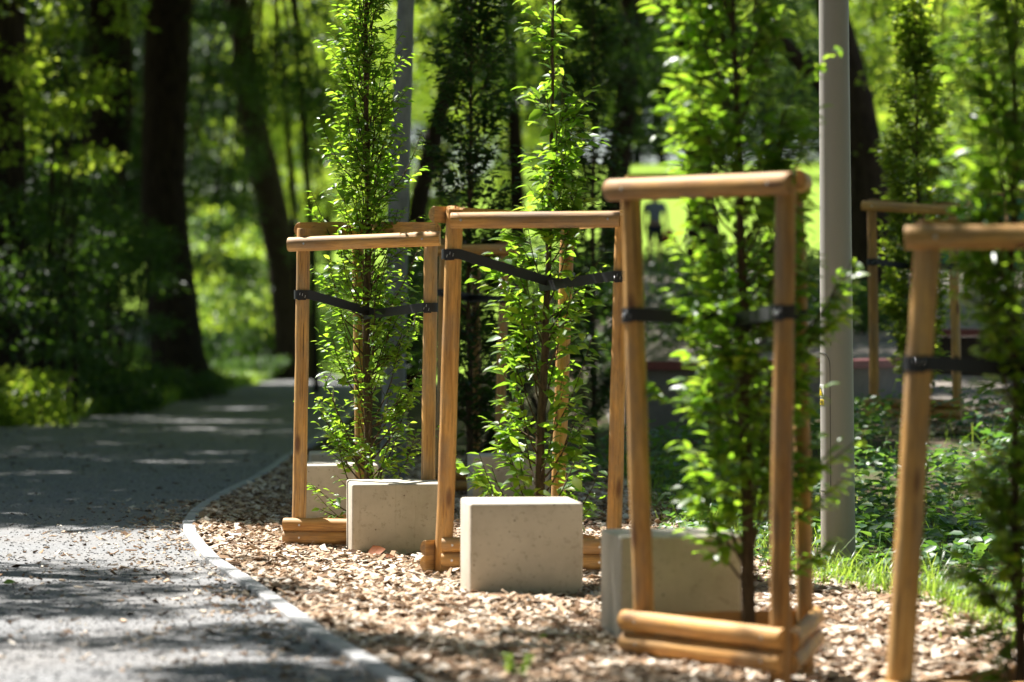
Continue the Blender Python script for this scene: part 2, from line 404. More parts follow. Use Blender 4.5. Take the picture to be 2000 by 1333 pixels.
# chips strayed over the kerb onto the path
n = 1700
cy = rng.uniform(9.3, 21, n); off = np.abs(rng.exponential(.22, n)) * (1 + 1.6 * (vnoise(cy * 1.1, cy * 0 + 2) > .5)); cx = kerb_x(cy) - off + .03
o = link('stray_chips', chips(n, cx, cy, (.0, .004), .55), CHIP); o.location.z = 0
tag(o, 'small chips strayed over the kerb onto the grey path', 'wood chips', kind='stuff')
n = 520
cy = rng.uniform(10, 40, n); cx = kerb_x(cy) - rng.uniform(.1, 4, n)
o = link('path_litter', chips(n, cx, cy, (.0, .004), .7), bark_mat('litter', (.04, .03, .02), (.16, .11, .07)))
tag(o, 'dark scattered twigs and leaf bits lying on the path', 'litter', kind='stuff')
n = 26000
cy = 9.2 + 22 * rng.random(n) ** 2.0; cx = kerb_x(cy) - .05 - rng.random(n) * np.minimum(4.2, .4 + cy * .19)
def grit_mat():
    t = MT('path_grit'); geo = t.n('ShaderNodeNewGeometry')
    c = t.ramp(geo.outputs['Random Per Island'], [(0, (.06, .06, .06)), (.3, (.15, .15, .15)), (.65, (.28, .275, .27)), (1, (.45, .44, .42))])
    return t.done(t.pbr(c, .9, .2))
o = link('path_grit', chips(n, cx, cy, (-.005, -.002), .22), grit_mat()); tag(o, 'loose grey grit on the surface of the path', 'grit', kind='stuff')
# chips on the slope round the far right frame
n = 6000
cx = rng.uniform(2.2, 4.6, n); cy = rng.uniform(23.2, 25.6, n)
tag(link('slope_chips', chips(n, cx, cy, (0, .02), 1.2), CHIP), 'bright wood chips round the far frame on the slope', 'wood chips', kind='stuff')

# ------------------------------------------------------------------ support frames
def axis_matrix(p, q, outward=None):
    z = (q - p).normalized()
    x = Vector(outward) if outward is not None else Vector((1, 0, 0))
    x = (x - z * x.dot(z)).normalized(); y = z.cross(x)
    M = Matrix((x, y, z)).transposed().to_4x4(); M.translation = p; return M
def post(p, q, r, parent, mat=WOOD, ragged=False):
    Ln = (q - p).length; n = 14; zs = np.concatenate([np.linspace(0, Ln - .006, n), [Ln]])
    rad = r * (1.03 - .06 * zs / Ln) * (1 + rng.normal(0, .008, n + 1)); rad[-1] *= .9
    wob = np.stack([np.cumsum(rng.normal(0, .0012, n + 1)), np.cumsum(rng.normal(0, .0012, n + 1)), zs], 1)
    b = MB(); b.tube(wob, rad, 22)
    if ragged:
        for k in range(26):
            a = rng.uniform(0, 6.28); rr = r * rng.uniform(.5, 1.05); e = np.array([math.cos(a) * rr, math.sin(a) * rr, Ln - .004]) + wob[-1] * [1, 1, 0]
            b.tube([e, e + [math.cos(a) * rng.uniform(0, .014), math.sin(a) * rng.uniform(0, .014), rng.uniform(.006, .018)]], [.003, .0006], 4)
    return link('post', b.mesh('post', True, 50), mat, parent, M=axis_matrix(p, q))
def rail(p, q, r, outward, parent, screws=(), mat=WOOD):
    """half-round rail, flat side inwards"""
    M = axis_matrix(p, q, outward); Ln = (q - p).length; n = 9
    t = np.linspace(-math.pi / 2, math.pi / 2, 13)
    prof = np.stack([np.cos(t) * r * .95, np.sin(t) * r], 1)
    zs = np.concatenate([[0, .004], np.linspace(.05, Ln - .05, n), [Ln - .004, Ln]]); k = len(prof)
    V = []
    for i, z in enumerate(zs):
        s = (1 + rng.normal(0, .012)) * (.95 if i in (0, len(zs) - 1) else 1)
        for a, b_ in prof: V.append((a * s, b_ * s, z))
    Fq = [(i * k + j, i * k + (j + 1) % k, (i + 1) * k + (j + 1) % k, (i + 1) * k + j) for i in range(len(zs) - 1) for j in range(k)]
    b = MB(); b.add(V, Fq, [tuple(range(k))[::-1]], [tuple((len(zs) - 1) * k + j for j in range(k))])
    o = link('rail', b.mesh('rail', True, 40), mat, parent, M=M)
    for s in screws:
        sb = MB(); sb.tube([(r * .9, 0, s * Ln), (r * .95 + .004, 0, s * Ln)], [.0065, .0055], 10)
        so = link('screw', sb.mesh('screw', True, 40), STEEL); so.parent = o
    return o
def ribbon(pts, h, parent, th=.0025, twist=None):
    """webbing: upright band following pts"""
    pts = np.asarray(pts, float)
    # refine
    P = [pts[0]]
    for a, b in zip(pts[:-1], pts[1:]):
        m = max(1, int(np.linalg.norm(b - a) / .04))
        for i in range(1, m + 1): P.append(a + (b - a) * i / m)
    P = np.array(P); n = len(P)
    T = nrm(np.gradient(P, axis=0)); up = np.tile([0, 0, 1.], (n, 1))
    S = nrm(np.cross(T, up)); U = nrm(np.cross(S, T))
    if twist is not None:
        a = np.interp(np.linspace(0, 1, n), [0, .5, 1], twist)[:, None]; S, U = S * np.cos(a) + U * np.sin(a), U * np.cos(a) - S * np.sin(a)
    hh = h * (1 + rng.normal(0, .02, n))[:, None] / 2
    V = np.stack([P - U * hh - S * th, P + U * hh - S * th, P + U * hh + S * th, P - U * hh + S * th], 1).reshape(-1, 3)
    Fq = [(i * 4 + j, i * 4 + (j + 1) % 4, (i + 1) * 4 + (j + 1) % 4, (i + 1) * 4 + j) for i in range(n - 1) for j in range(4)]
    b = MB(); b.add(V, Fq, [(3, 2, 1, 0)], [((n - 1) * 4, (n - 1) * 4 + 1, (n - 1) * 4 + 2, (n - 1) * 4 + 3)])
    return link('tie_strap', b.mesh('tie_strap', True, 35), STRAP, parent)
def on_line(p, q, z):
    f = (z - p.z) / (q.z - p.z); return p + (q - p) * f

def support_frame(label, posts, radii, tops, lows, f_ext, s_ext, trunk, strap_z, group='tree support frames', rr=.0405, ragged=(), straps=(0, 1, 2), strap_drop=.1, low_ext=0):
    """posts: [(foot, head)] front-left, front-right, back; tops: rail height at (front i, front j, sides); lows: heights of the two low rails"""
    c = sum((p[0] for p in posts), Vector()) / 3
    root = thing('tree_support_frame', label, 'tree support frame', (c.x, c.y, g(c.x, c.y)), group)
    for k, (p, q) in enumerate(posts):
        pz = p.copy(); pz = pz + (p - q).normalized() * .12
        post(pz, q, radii[k], root, ragged=k in ragged)
    cen = Vector((c.x, c.y, 0))
    sides = [(0, 1, f_ext, 0), (1, 2, s_ext, 1), (2, 0, s_ext, 2)]
    for i, j, ext, s in sides:
        for lvl, z in [('t', None)] + [('l', zz) for zz in lows]:
            ei, ej = ext
            if lvl == 't':
                za, zb = tops[s]; ei, ej = ext
            else:
                za = zb = z; ei, ej = ext
                ei, ej = (ext[0], low_ext) if s == 1 and low_ext else ext
                zj = .004 if s == 0 else -.012
                za += zj + posts[0][0].z; zb += zj + posts[0][0].z
            a = on_line(*posts[i], za); b = on_line(*posts[j], zb)
            dr = (b - a).normalized(); out = Vector((dr.y, -dr.x, 0))
            if out.dot((a + b) / 2 - cen - Vector((0, 0, (a.z + b.z) / 2))) < 0: out = -out
            ra = radii[i] * .86; rb = radii[j] * .86
            pa = a + out * ra - dr * ei; pb = b + out * rb + dr * ej
            Ln = (pb - pa).length
            sc = (max(.03, ei) / Ln + .03, 1 - max(.03, ej) / Ln - .03) if s == 0 else ()
            rail(pa, pb, rr * (1 if lvl == 't' else .93), out, root, sc)
    for k in straps:
        p = on_line(*posts[k], strap_z[k]); tz = min(strap_z) - strap_drop if not isinstance(strap_drop, (list, tuple)) else strap_drop[k]
        tp = on_line(*trunk, tz)
        d = (tp - p); d.z = 0; d.normalize()
        side = Vector((-d.y, d.x, 0))
        if side.y > 0: side = -side          # pass in front of post and trunk
        r = radii[k] * 1.06 + .004
        pts = [p + d * r * math.sin(a) + side * r * math.cos(a) for a in [R(v) for v in range(-130, 16, 12)]] + [tp + side * .04, tp + side * .03 + d * .035]
        zs = [p.z] * (len(pts) - 2) + [tp.z, tp.z]
        pts = [Vector((v.x, v.y, z)) for v, z in zip(pts, zs)]
        st = ribbon([tuple(v) for v in pts], .05 if k < 2 else .042, root)
        if k < 2:        # stapled end of the webbing on the post
            r2 = r + .004; fa = [R(v) for v in (range(-78, -20, 8) if k == 0 else range(-70, -14, 8))]
            fp = [p + d * r2 * math.sin(a) + side * r2 * math.cos(a) for a in fa]
            fl = ribbon([(v.x, v.y, p.z - .003) for v in fp], .055, root); fl.name = 'strap_end'
            sb = MB()
            for i in (2, 4, 6):
                v = p + d * (r2 + .004) * math.sin(fa[i]) + side * (r2 + .004) * math.cos(fa[i]); zz = p.z + rng.uniform(-.012, .012)
                sb.tube([(v.x, v.y, zz - .007), (v.x + .003, v.y, zz + .007)], .0013, 6)
            so = link('staple', sb.mesh('staple'), STEEL, root)
            bpy.context.view_layer.update(); mw = so.matrix_world.copy(); so.parent = fl; so.matrix_parent_inverse = Matrix.Identity(4); so.matrix_basis = fl.matrix_world.inverted() @ mw
    return root

def P2(bx, by, tx, ty, Y, Yt=None):
    """post from photo: foot pixel, head pixel"""
    return at(bx, by, Y), at(tx, ty, Yt or Y)

# the trunks the straps go to
TRUNK = {
 'A': (at(724, 1062, 17.1), at(722, 0, 17.1)),
 'B': (at(1060, 1108, 15.1), at(1082, 0, 15.1)),
 'C': (at(1466, 1262, 11.15), at(1434, 0, 11.15)),
 'D': (at(1992, 1400, 10.2), at(1975, 0, 10.2)),
 'E': (at(1792, 805, 24.6), at(1785, 60, 24.6)),
 'F': (at(916, 960, 21.8), at(922, 20, 21.8)),
}
# A, the sharp one at the left
Zp = lambda py, Y: CZ - (py - 646) / F * Y
support_frame('sharply focused timber frame by the kerb, its front rail with a big knot',
    [P2(583, 1066, 593, 447, 16.7), P2(834, 1060, 841, 456, 16.5), P2(708, 1040, 697, 443, 17.35)], [.039, .039, .036],
    [(Zp(477, 16.65), Zp(467, 16.45)), (Zp(449, 16.5), Zp(446, 17.3)), (Zp(446, 17.3), Zp(449, 16.7))], (.115, .045), (.075, .07), (-.01, -.02), TRUNK['A'],
    (Zp(576, 16.7), Zp(601, 16.5), Zp(600, 17.3)), strap_drop=[Zp(612, 17.1), Zp(616, 17.1), Zp(610, 17.1)])
# B, the middle one
support_frame('middle timber frame whose front rail ends flush at both posts',
    [P2(866, 1118, 885, 407, 14.75), P2(1196, 1108, 1213, 420, 14.6), P2(1086, 1085, 1110, 430, 15.5)], [.043, .037, .037],
    [(Zp(431, 14.7), Zp(429, 14.6)), (Zp(425, 14.6), Zp(432, 15.4)), (Zp(430, 15.4), Zp(420, 14.75))], (.135, .06), (.0, .0), (.09, .1), TRUNK['B'],
    (Zp(497, 14.75), Zp(540, 14.6), Zp(540, 15.4)), ragged=(0,), strap_drop=[Zp(553, 15.1), Zp(560, 15.1), Zp(560, 15.1)])
# C, the near one
support_frame('near blurred timber frame in front of the half hidden block',
    [P2(1261, 1284, 1231, 372, 11.1), P2(1524, 1312, 1537, 358, 10.5), P2(1573, 1302, 1553, 345, 11.3)], [.038, .037, .031],
    [(Zp(370, 11.05), Zp(358, 10.45)), (Zp(352, 10.5), Zp(357, 11.25)), (Zp(362, 11.2), Zp(362, 11.1))], (.132, .05), (.078, .055), (-.01, .0), TRUNK['C'],
    (Zp(615, 11.1), Zp(610, 10.5), Zp(618, 11.3)), strap_drop=[Zp(628, 11.15), Zp(626, 11.15), Zp(626, 11.15)], low_ext=.15)
# D, at the right edge
D2 = (at(2150, 1440, 9.9), at(2160, 470, 9.9)); D3 = (at(2050, 1400, 10.6), at(2040, 470, 10.6))
support_frame('nearest, strongly blurred timber frame cut by the right border',
    [P2(1751, 1430, 1811, 470, 9.95), D2, D3], [.045, .045, .04],
    [(Zp(464, 9.9), Zp(462, 9.9)), (Zp(450, 9.9), Zp(452, 10.5)), (Zp(452, 10.5), Zp(452, 9.9))], (.13, .055), (.078, .07), (-.02, -.03), TRUNK['D'],
    (Zp(710, 9.95), Zp(700, 9.9), Zp(705, 10.6)), strap_drop=[Zp(722, 10.2)] * 3)
# E, on the slope behind the lamp post
support_frame('small distant timber frame standing uphill behind the lamp post',
    [P2(1708, 820, 1703, 402, 24.2), P2(1869, 826, 1861, 410, 23.9), P2(1800, 800, 1800, 405, 24.9)], [.04, .038, .036],
    [(Zp(402, 24.1), Zp(411, 23.8)), (Zp(405, 23.9), Zp(402, 24.8)), (Zp(402, 24.8), Zp(398, 24.2))], (.13, .055), (.07, .05), (-.02, -.03), TRUNK['E'],
    (Zp(512, 24.2), Zp(520, 23.9), Zp(515, 24.9)), strap_drop=[Zp(524, 24.6)] * 3)
# F, in the shade behind B
support_frame('shaded timber frame seen through the middle frame, behind a block',
    [P2(858, 962, 866, 480, 21.4), P2(976, 955, 988, 480, 21.3), P2(930, 945, 930, 476, 22.2)], [.036, .036, .034],
    [(Zp(489, 21.35), Zp(488, 21.25)), (Zp(478, 21.3), Zp(476, 22.1)), (Zp(476, 22.1), Zp(478, 21.4))], (.13, .05), (.05, .12), (-.02, -.03), TRUNK['F'],
    (Zp(572, 21.4), Zp(585, 21.3), Zp(580, 22.2)), strap_drop=[Zp(583, 21.8)] * 3)

# ------------------------------------------------------------------ concrete blocks
def block(label, px, Y, w, dpt, h, rot):
    x = (px - 1000) / F * Y
    bm = bmesh.new(); bmesh.ops.create_cube(bm, size=1)
    for v in bm.verts: v.co = Vector(((v.co.x + .5) * w, (v.co.y + .5) * dpt, (v.co.z + .5) * (h + .105) - .08))
    bmesh.ops.bevel(bm, geom=[e for e in bm.edges], offset=.014, segments=3, profile=.5, affect='EDGES')
    me = bpy.data.meshes.new('concrete_block'); bm.to_mesh(me); bm.free()
    for p in me.polygons: p.use_smooth = True
    me.set_sharp_from_angle(angle=R(35))
    o = link('concrete_block', me, CONC, loc=(x, Y, g(x + w / 2, Y + .2))); o.rotation_euler.z = R(rot)
    return tag(o, label, 'concrete block', 'concrete blocks along the bed')
block('concrete block with a dry orange leaf at its foot, beside the sharp frame', 687, 16.05, .5, .5, .375, 6.5)
block('concrete block in full view, standing free before the middle frame', 918, 13.35, .51, .5, .415, 6)
block('concrete block partly hidden behind the posts of the near frame', 1212, 11.6, .48, .46, .41, 8)
block('concrete block seen behind the sharp frame\'s left post', 580, 18.25, .5, .5, .375, 6)
block('shaded concrete block whose top edge shows behind another block at the kerb', 606, 20.0, .5, .5, .385, 5)
block('shaded concrete block behind the middle frame\'s young tree', 923, 19.2, .5, .5, .40, 5)

heap_x = []; heap_y = []
for px, Y, w_ in [(687, 16.05, .5), (918, 13.35, .51), (1212, 11.6, .48), (580, 18.25, .5)]:
    m = 80; f = rng.random(m); x0 = (px - 1000) / F * Y
    heap_x.append(x0 + f * w_); heap_y.append(Y + f * w_ * .11 - np.abs(rng.exponential(.03, m)))
    m = 60; f = rng.random(m); heap_x.append(x0 - f * .055 - np.abs(rng.exponential(.025, m))); heap_y.append(Y + f * .5)
hx, hy = np.concatenate(heap_x), np.concatenate(heap_y)
tag(link('heaped_chips', chips(len(hx), hx, hy, (.0, .022)), CHIP), 'wood chips heaped against the feet of the blocks', 'wood chips', kind='stuff')

# ------------------------------------------------------------------ young hornbeams
def young_tree(label, base, top, H, half, n_br, mat, seed, lscale=1.0, r0=.027, extra=(), kind='hi', dens=1.0, group='young columnar trees', zlo=.12, bare=0):
    global rng
    keep = rng; rng = np.random.default_rng(seed)
    d = np.array(top - base); d = d / d[2]
    b0 = np.array(base); b0 = b0 - d * (b0[2] - g(b0[0], b0[1]))
    root = thing('young_tree', label, 'young tree', tuple(b0), group)
    zs = np.linspace(-.1, H, 26)
    wob = np.stack([np.cumsum(rng.normal(0, .004, 26)), np.cumsum(rng.normal(0, .004, 26)), np.zeros(26)], 1); wob -= wob[0]
    axis = b0 + d * zs[:, None] + wob
    def ax(z): return np.array([np.interp(z, zs, axis[:, i]) for i in range(3)])
    tb = MB(); tb.tube(axis, r0 * (1 - .88 * np.clip(zs / H, 0, 1) ** .9), 10)
    link('trunk', tb.mesh('trunk'), TWIG, root)
    bb = MB(); LP = []; LD = []; LL = []
    def leafrun(pts, step):
        seg = np.linalg.norm(np.diff(pts, axis=0), axis=1); cum = np.concatenate([[0], np.cumsum(seg)])
        m = max(2, int(cum[-1] / step)); s = np.linspace(.12 * cum[-1], cum[-1], m)
        Q = np.stack([np.interp(s, cum, pts[:, i]) for i in range(3)], 1)
        T = nrm(np.gradient(Q, axis=0)) if m > 1 else np.zeros_like(Q)
        side = np.cross(T, [0, 0, 1.]) + rvec(m) * .15; side = nrm(side) * np.where(np.arange(m) % 2, 1, -1)[:, None]
        o = Q - np.stack([np.interp(Q[:, 2], axis[:, 2], axis[:, i]) for i in range(3)], 1); o[:, 2] = 0; o = nrm(o)
        D = T * .45 + side * .75 + o * .55 + rvec(m) * .28 + np.array([0, 0, -.28])
        LP.append(Q); LD.append(D); LL.append(rng.uniform(.05, .088, m) * lscale * np.interp(s / cum[-1], [0, .7, 1], [1, 1, .75]))
    def branch(z0, z1, az, rad, r):
        p0 = ax(z0); p3 = ax(z1) + np.array([math.cos(az), math.sin(az), 0]) * rad
        p1 = ax(z0 + (z1 - z0) * .25) + np.array([math.cos(az), math.sin(az), 0]) * rad * .62
        t = np.linspace(0, 1, 8)[:, None]
        pts = (1 - t) ** 2 * p0 + 2 * t * (1 - t) * p1 + t * t * p3 + np.cumsum(rvec(8) * .004, axis=0)
        bb.tube(pts, np.linspace(r, .0016, 8), 5, False)
        leafrun(pts[2:], .03 / dens)
        for k in range(rng.integers(3, 6)):
            i = rng.integers(2, 7); a2 = az + rng.normal(0, 1.0); ln = rng.uniform(.08, .22)
            e = pts[i] + np.array([math.cos(a2) * ln * .8, math.sin(a2) * ln * .8, ln * rng.uniform(.25, .85)])
            m = (pts[i] + e) / 2 + np.array([0, 0, -.01]); tp = np.array([pts[i], m, e])
            bb.tube(tp, [.0024, .0018, .001], 4, False); leafrun(tp, .028 / dens)
    for k in range(n_br):
        if bare and zlo + (H - .35 - zlo) * k / n_br > bare and rng.random() < .75: continue
        z0 = zlo + (H - .35 - zlo) * ((k + rng.random()) / n_br)
        up = rng.uniform(.22, .6) * (1 - .3 * z0 / H)
        z1 = min(z0 + up, H - .02)
        rad = half(z1) * rng.uniform(.45, 1.05)
        branch(z0, z1, rng.uniform(0, 6.283), rad, .0065 * (1 - .5 * z0 / H))
    for z0, z1, az, rad in extra: branch(z0, z1, az, rad, .006)
    leafrun(axis[6:], .05 if not bare else .075)
    link('branches', bb.mesh('branches'), TWIG, root)
    P = np.concatenate(LP); D = np.concatenate(LD); L = np.concatenate(LL); n = len(P)
    N = np.array([0, 0, 1.]) + rvec(n) * .33
    fo = link('foliage', leaf_mesh('foliage', P, D, N, L, L * rng.uniform(.48, .6, n), kind), mat, root)
    rng = keep
    return root
def hw(pts):
    z = [p[0] for p in pts]; w = [p[1] for p in pts]
    return lambda q: float(np.interp(q, z, w))
young_tree('sharp slender young tree densely leaved, tied inside the left frame', *TRUNK['A'], 4.4,
    hw([(0, .2), (.4, .28), (.9, .33), (1.3, .3), (1.7, .24), (2.1, .19), (2.5, .15), (3.1, .12), (3.6, .1), (4.4, .03)]), 185, LEAF, 3, lscale=.84, r0=.03,
    extra=[(.12, .3, 3.5, .3), (.1, .2, 3.9, .36), (1.5, 2.0, 3.3, .32), (1.9, 2.35, .1, .32), (2.0, 2.4, 3.3, .27), (1.2, 1.75, .2, .3), (.95, 1.4, .05, .33)])
young_tree('bright thin young tree with nearly bare tip in the middle frame', *TRUNK['B'], 3.0,
    hw([(0, .2), (.4, .3), (.9, .28), (1.3, .22), (1.6, .26), (1.8, .15), (2.2, .13), (2.45, .1), (2.6, .03), (3.3, .015)]), 64, LEAF, 8, lscale=1.2, r0=.031, bare=2.05,
    extra=[(.1, .5, .2, .3), (.12, .6, 3.3, .32), (.15, .55, 2.7, .3), (1.2, 1.55, .2, .27), (1.25, 1.6, 3.3, .27)])
young_tree('near blurred young tree with leaves reaching over the lamp post', *TRUNK['C'], 3.5,
    hw([(0, .08), (.3, .12), (.6, .24), (1.0, .26), (1.4, .27), (1.8, .3), (2.3, .3), (3.5, .1)]), 138, LEAF, 5, lscale=1.02, r0=.03, zlo=.3, dens=1.15,
    extra=[(1.1, 1.55, -.1, .42), (1.0, 1.45, .1, .38), (.65, .9, 0.0, .42), (.5, .72, .1, .38), (.3, .5, -.1, .3), (1.2, 1.4, 3.2, .3), (.9, 1.1, 3.3, .32)])
young_tree('dark heavily blurred young tree at the right border', *TRUNK['D'], 3.3,
    hw([(0, .15), (.6, .15), (1.2, .13), (1.7, .12), (2.2, .15), (3.3, .1)]), 88, LEAF, 21, r0=.021,
    extra=[(1.5, 1.68, 3.3, .17), (1.45, 1.62, 3.1, .14), (1.5, 1.75, 3.4, .12), (.45, .6, 3.2, .16)])
young_tree('glinting young tree in the small frame uphill behind the lamp post', *TRUNK['E'], 3.6,
    hw([(0, .15), (.5, .22), (1.2, .26), (1.8, .3), (2.6, .25), (3.6, .05)]), 150, LEAF2, 31, kind='mid', lscale=1.2, r0=.028)
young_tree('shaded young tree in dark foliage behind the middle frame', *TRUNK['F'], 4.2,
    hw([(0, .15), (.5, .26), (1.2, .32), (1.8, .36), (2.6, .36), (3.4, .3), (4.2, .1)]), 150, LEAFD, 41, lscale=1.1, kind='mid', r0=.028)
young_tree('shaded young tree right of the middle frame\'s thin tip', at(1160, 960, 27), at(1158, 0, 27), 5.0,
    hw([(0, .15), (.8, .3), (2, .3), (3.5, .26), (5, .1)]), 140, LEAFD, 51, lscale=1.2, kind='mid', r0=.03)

# ------------------------------------------------------------------ lamp post
def lamp_post():
    Y = 15.2; bx = (1637.5 - 1000) / F * Y; z0 = g(bx, Y)
    root = thing('lamp_post', 'tall grey lamp post with a service door standing in the grass', 'lamp post', (bx, Y, z0))
    zs = np.concatenate([[-.2, 0, .02], np.linspace(.1, 6.2, 30)]); lean = (1628.5 - 1637.5) / F * Y / 2.88
    rad = lambda z: .0885 - (.0885 - .0755) * np.clip(z, 0, 9) / 2.88
    b = MB(); b.tube(np.stack([lean * zs, 0 * zs, zs], 1), rad(zs), 48)
    link('pole', b.mesh('pole', True, 40), POLE, root, loc=(bx, Y, z0))
    def skin(a0, a1, za, zb, off, n=10, m=8):
        """patch on the pole: a = degrees left of the side facing the lens"""
        a = np.radians(np.linspace(a0, a1, n)); z = np.linspace(za, zb, m); A, Z = np.meshgrid(a, z, indexing='ij')
        rr = rad(Z) + off
        return np.stack([bx + lean * Z - np.sin(A) * rr, Y - np.cos(A) * rr, z0 + Z], -1), n, m
    def patch(name, a0, a1, za, zb, off, mat, parent=root):
        V, n, m = skin(a0, a1, za, zb, off)
        q = [(i * m + j, i * m + j + 1, (i + 1) * m + j + 1, (i + 1) * m + j) for i in range(n - 1) for j in range(m - 1)]
        b = MB(); b.add(V.reshape(-1, 3), q); return link(name, b.mesh(name), mat, parent)
    # door seam: a thin dark groove with a rounded top
    pz = lambda py: Zp(py, Y - .08) - z0
    ztop, zbot = pz(690), pz(960)
    a_r, a_l = 30, 126; pts = []
    for a, z in [(a_r, zbot)] + [(a_r, z) for z in np.linspace(zbot, pz(716), 8)[1:]] + [(a_r + 30 * (1 - math.cos(t)), pz(716) + (ztop - pz(716)) * math.sin(t)) for t in np.linspace(.2, 1.57, 8)] + \
            [(a, ztop) for a in np.linspace(64, 92, 5)] + [(a_l - 30 * (1 - math.cos(t)), pz(716) + (ztop - pz(716)) * math.sin(t)) for t in np.linspace(1.57, 0, 8)] + [(a_l, zbot)] + [(a, zbot) for a in np.linspace(a_l, a_r, 8)[1:]]:
        r = rad(z) + .0006; A = R(a); pts.append((bx + lean * z - math.sin(A) * r, Y - math.cos(A) * r, z0 + z))
    b = MB(); b.tube(pts, .0016, 6); link('service_door', b.mesh('service_door'), BLACK, root)
    w = patch('warning_sign', 56, 98, pz(777), pz(751), .0012, WHITE)
    tri = MB(); V = []
    for a, z in ((58, pz(775)), (96, pz(775)), (77, pz(753))):
        r = rad(z) + .003; A = R(a); V.append((bx + lean * z - math.sin(A) * r, Y - math.cos(A) * r, z0 + z))
    for a, z in ((63, pz(773.4)), (91, pz(773.4)), (77, pz(757))):
        r = rad(z) + .005; A = R(a); V.append((bx + lean * z - math.sin(A) * r, Y - math.cos(A) * r, z0 + z))
    def sub(name, V, f, mat, par):
        q = MB(); q.add(V, f); o = link(name, q.mesh(name, False), mat); o.parent = par; o.matrix_parent_inverse = Matrix.Identity(4)
        o.matrix_basis = Matrix.Translation(-root.location) if False else Matrix.Identity(4); return o
    def absv(V): return [tuple(v) for v in V]
    t1 = sub('symbol', absv(V[:3]), [(0, 1, 2)], BLACK, w); t2 = sub('symbol', absv(V[3:]), [(0, 1, 2)], YELLOW, w)
    patch('yellow_label', 58, 96, pz(792), pz(781), .0012, YELLOW)
    for k, (za, zb) in enumerate(((784.6, 783), (787.4, 786), (790.2, 789))):
        patch('label_print', 62, 90 - 6 * k, pz(za), pz(zb), .0022, BLACK)
    # stencilled characters
    for txt, a, py, sz in (('SA', 63, 654, .024), ('1', 26, 676, .028)):
        cu = bpy.data.curves.new('stencil', 'FONT'); cu.body = txt; cu.size = sz; cu.extrude = .0004; cu.align_x = 'CENTER'; cu.materials.append(BLACK)
        z = pz(py); A = R(a); r = rad(z) + .0012
        M = Matrix.Translation((bx + lean * z - math.sin(A) * r, Y - math.cos(A) * r, z0 + z)) @ Matrix.Rotation(-A, 4, 'Z') @ Matrix.Rotation(R(90), 4, 'X')
        tmp = bpy.data.objects.new('t', cu); COL.objects.link(tmp); dg = bpy.context.evaluated_depsgraph_get()
        me = bpy.data.meshes.new_from_object(tmp.evaluated_get(dg)); bpy.data.objects.remove(tmp)
        link('stencil', me, BLACK, root, M=M)
    b = MB(); b.tube([(0, 0, 6.15), (0, -.1, 6.3), (0, -.9, 6.4)], .03, 12); b.box((-.13, -1.5, 6.36), (.13, -.85, 6.46))
    link('lamp_head', b.mesh('lamp_head', True, 40), POLE, root, loc=(bx + lean * 6.2, Y, z0))
lamp_post()

# ------------------------------------------------------------------ shade: where canopies stand, by the ground they shade
def shade_mask(x, y):
    n1 = vnoise(x * .9 + 31, y * .45 + 7); n2 = vnoise(x * 2.3 + 3, y * 1.2 + 17)
    m = np.zeros_like(x)
    z1 = (y > 18.4 + .25 * np.sin(x * 3)) & (y < 66) & (x > -24) & (x < -1.25)
    m = np.where(z1, 1., m)
    z3 = (y >= 66) & (y < 98) & (x < -.103 * y) & (x > -32)
    m = np.where(z3, 1., m)
    z2 = (y > 18.9) & (y < 29) & (x >= -1.25) & (x < 1.5)
    m = np.where(z2, 1., m)
    fg = (y > 9.8) & (y < 15.3) & (x > -4.5) & (x < -.6 - .12 * (y - 10))
    str_ = vnoise(x * 1.1 + y * .4 + 3, y * 2.6 + 11) * .6 + vnoise(x * 3.1, y * 4.5 + 1) * .4
    m = np.where(fg, np.clip((str_ - .485) * 9 + (-x - 1.8) * .3, 0, 1), m)
    br = (y > 8.2) & (y < 11.6) & (x > -1.0) & (x < .75)
    m = np.where(br, np.clip((str_ - .44) * 8 + (10.6 - y) * .5, 0, .95), m)
    cb = (y > 11.0) & (y < 12.4) & (x > .1) & (x < .95)
    m = np.where(cb, np.clip((str_ - .36) * 7, 0, 1), m)
    cr = (y > 9.9) & (y < 11.4) & (x > .2) & (x < .98)
    m = np.where(cr, np.clip((str_ - .34) * 8, 0, 1), m)
    dr = (y > 6.2) & (y < 9.25) & (x >= .75) & (x < 3.2)
    m = np.where(dr, np.where(str_ > .62, .2, 1.), m)
    rg = (y > 15.8) & (y < 22.5) & (x > .9) & (x < 5)
    m = np.where(rg & (x > bed_right(y) + .75), np.clip((n1 - .36) * 6, 0, .95), m)
    em = (y >= 22.5) & (y <= 26.2) & (x > 1.8) & (x < 6.5)
    m = np.where(em, np.clip((n2 - .3) * 6, 0, .9), m)
    bk = (y > 26) & (y < 70) & (x > -1.25)
    m = np.where(bk, np.clip((vnoise(x * .8 + 13, y * .35 + 2) - .2) * 7, 0, 1), m)
    return m
CAN = []   # canopy leaf clumps: position and count
def canopy(n, box, hr, leaves=64):
    x = rng.uniform(box[0], box[1], n); y = rng.uniform(box[2], box[3], n)
    k = rng.random(n) < shade_mask(x, y); x = x[k]; y = y[k]; h = rng.uniform(*hr, len(x))
    gx = x - SX * h; gy = y + SY * h
    h = np.maximum(h, .118 * gy + 2.4)         # clear of the view
    return np.stack([x - SX * h, y + SY * h, h], 1)
CAN = np.concatenate([canopy(5600, (-9, -1.2, 18, 66), (8.5, 14)), canopy(4200, (-24, -9, 18, 68), (9, 14)), canopy(3200, (-32, -6, 66, 98), (10, 15)), canopy(1000, (-1.3, 1.5, 18.5, 29), (8, 12)),
                      ])
CANF = np.concatenate([canopy(900, (-4.5, -.4, 9.6, 15.6), (6.2, 8.5)), canopy(1250, (-1, 3.2, 6, 12.5), (5.5, 7.5))])
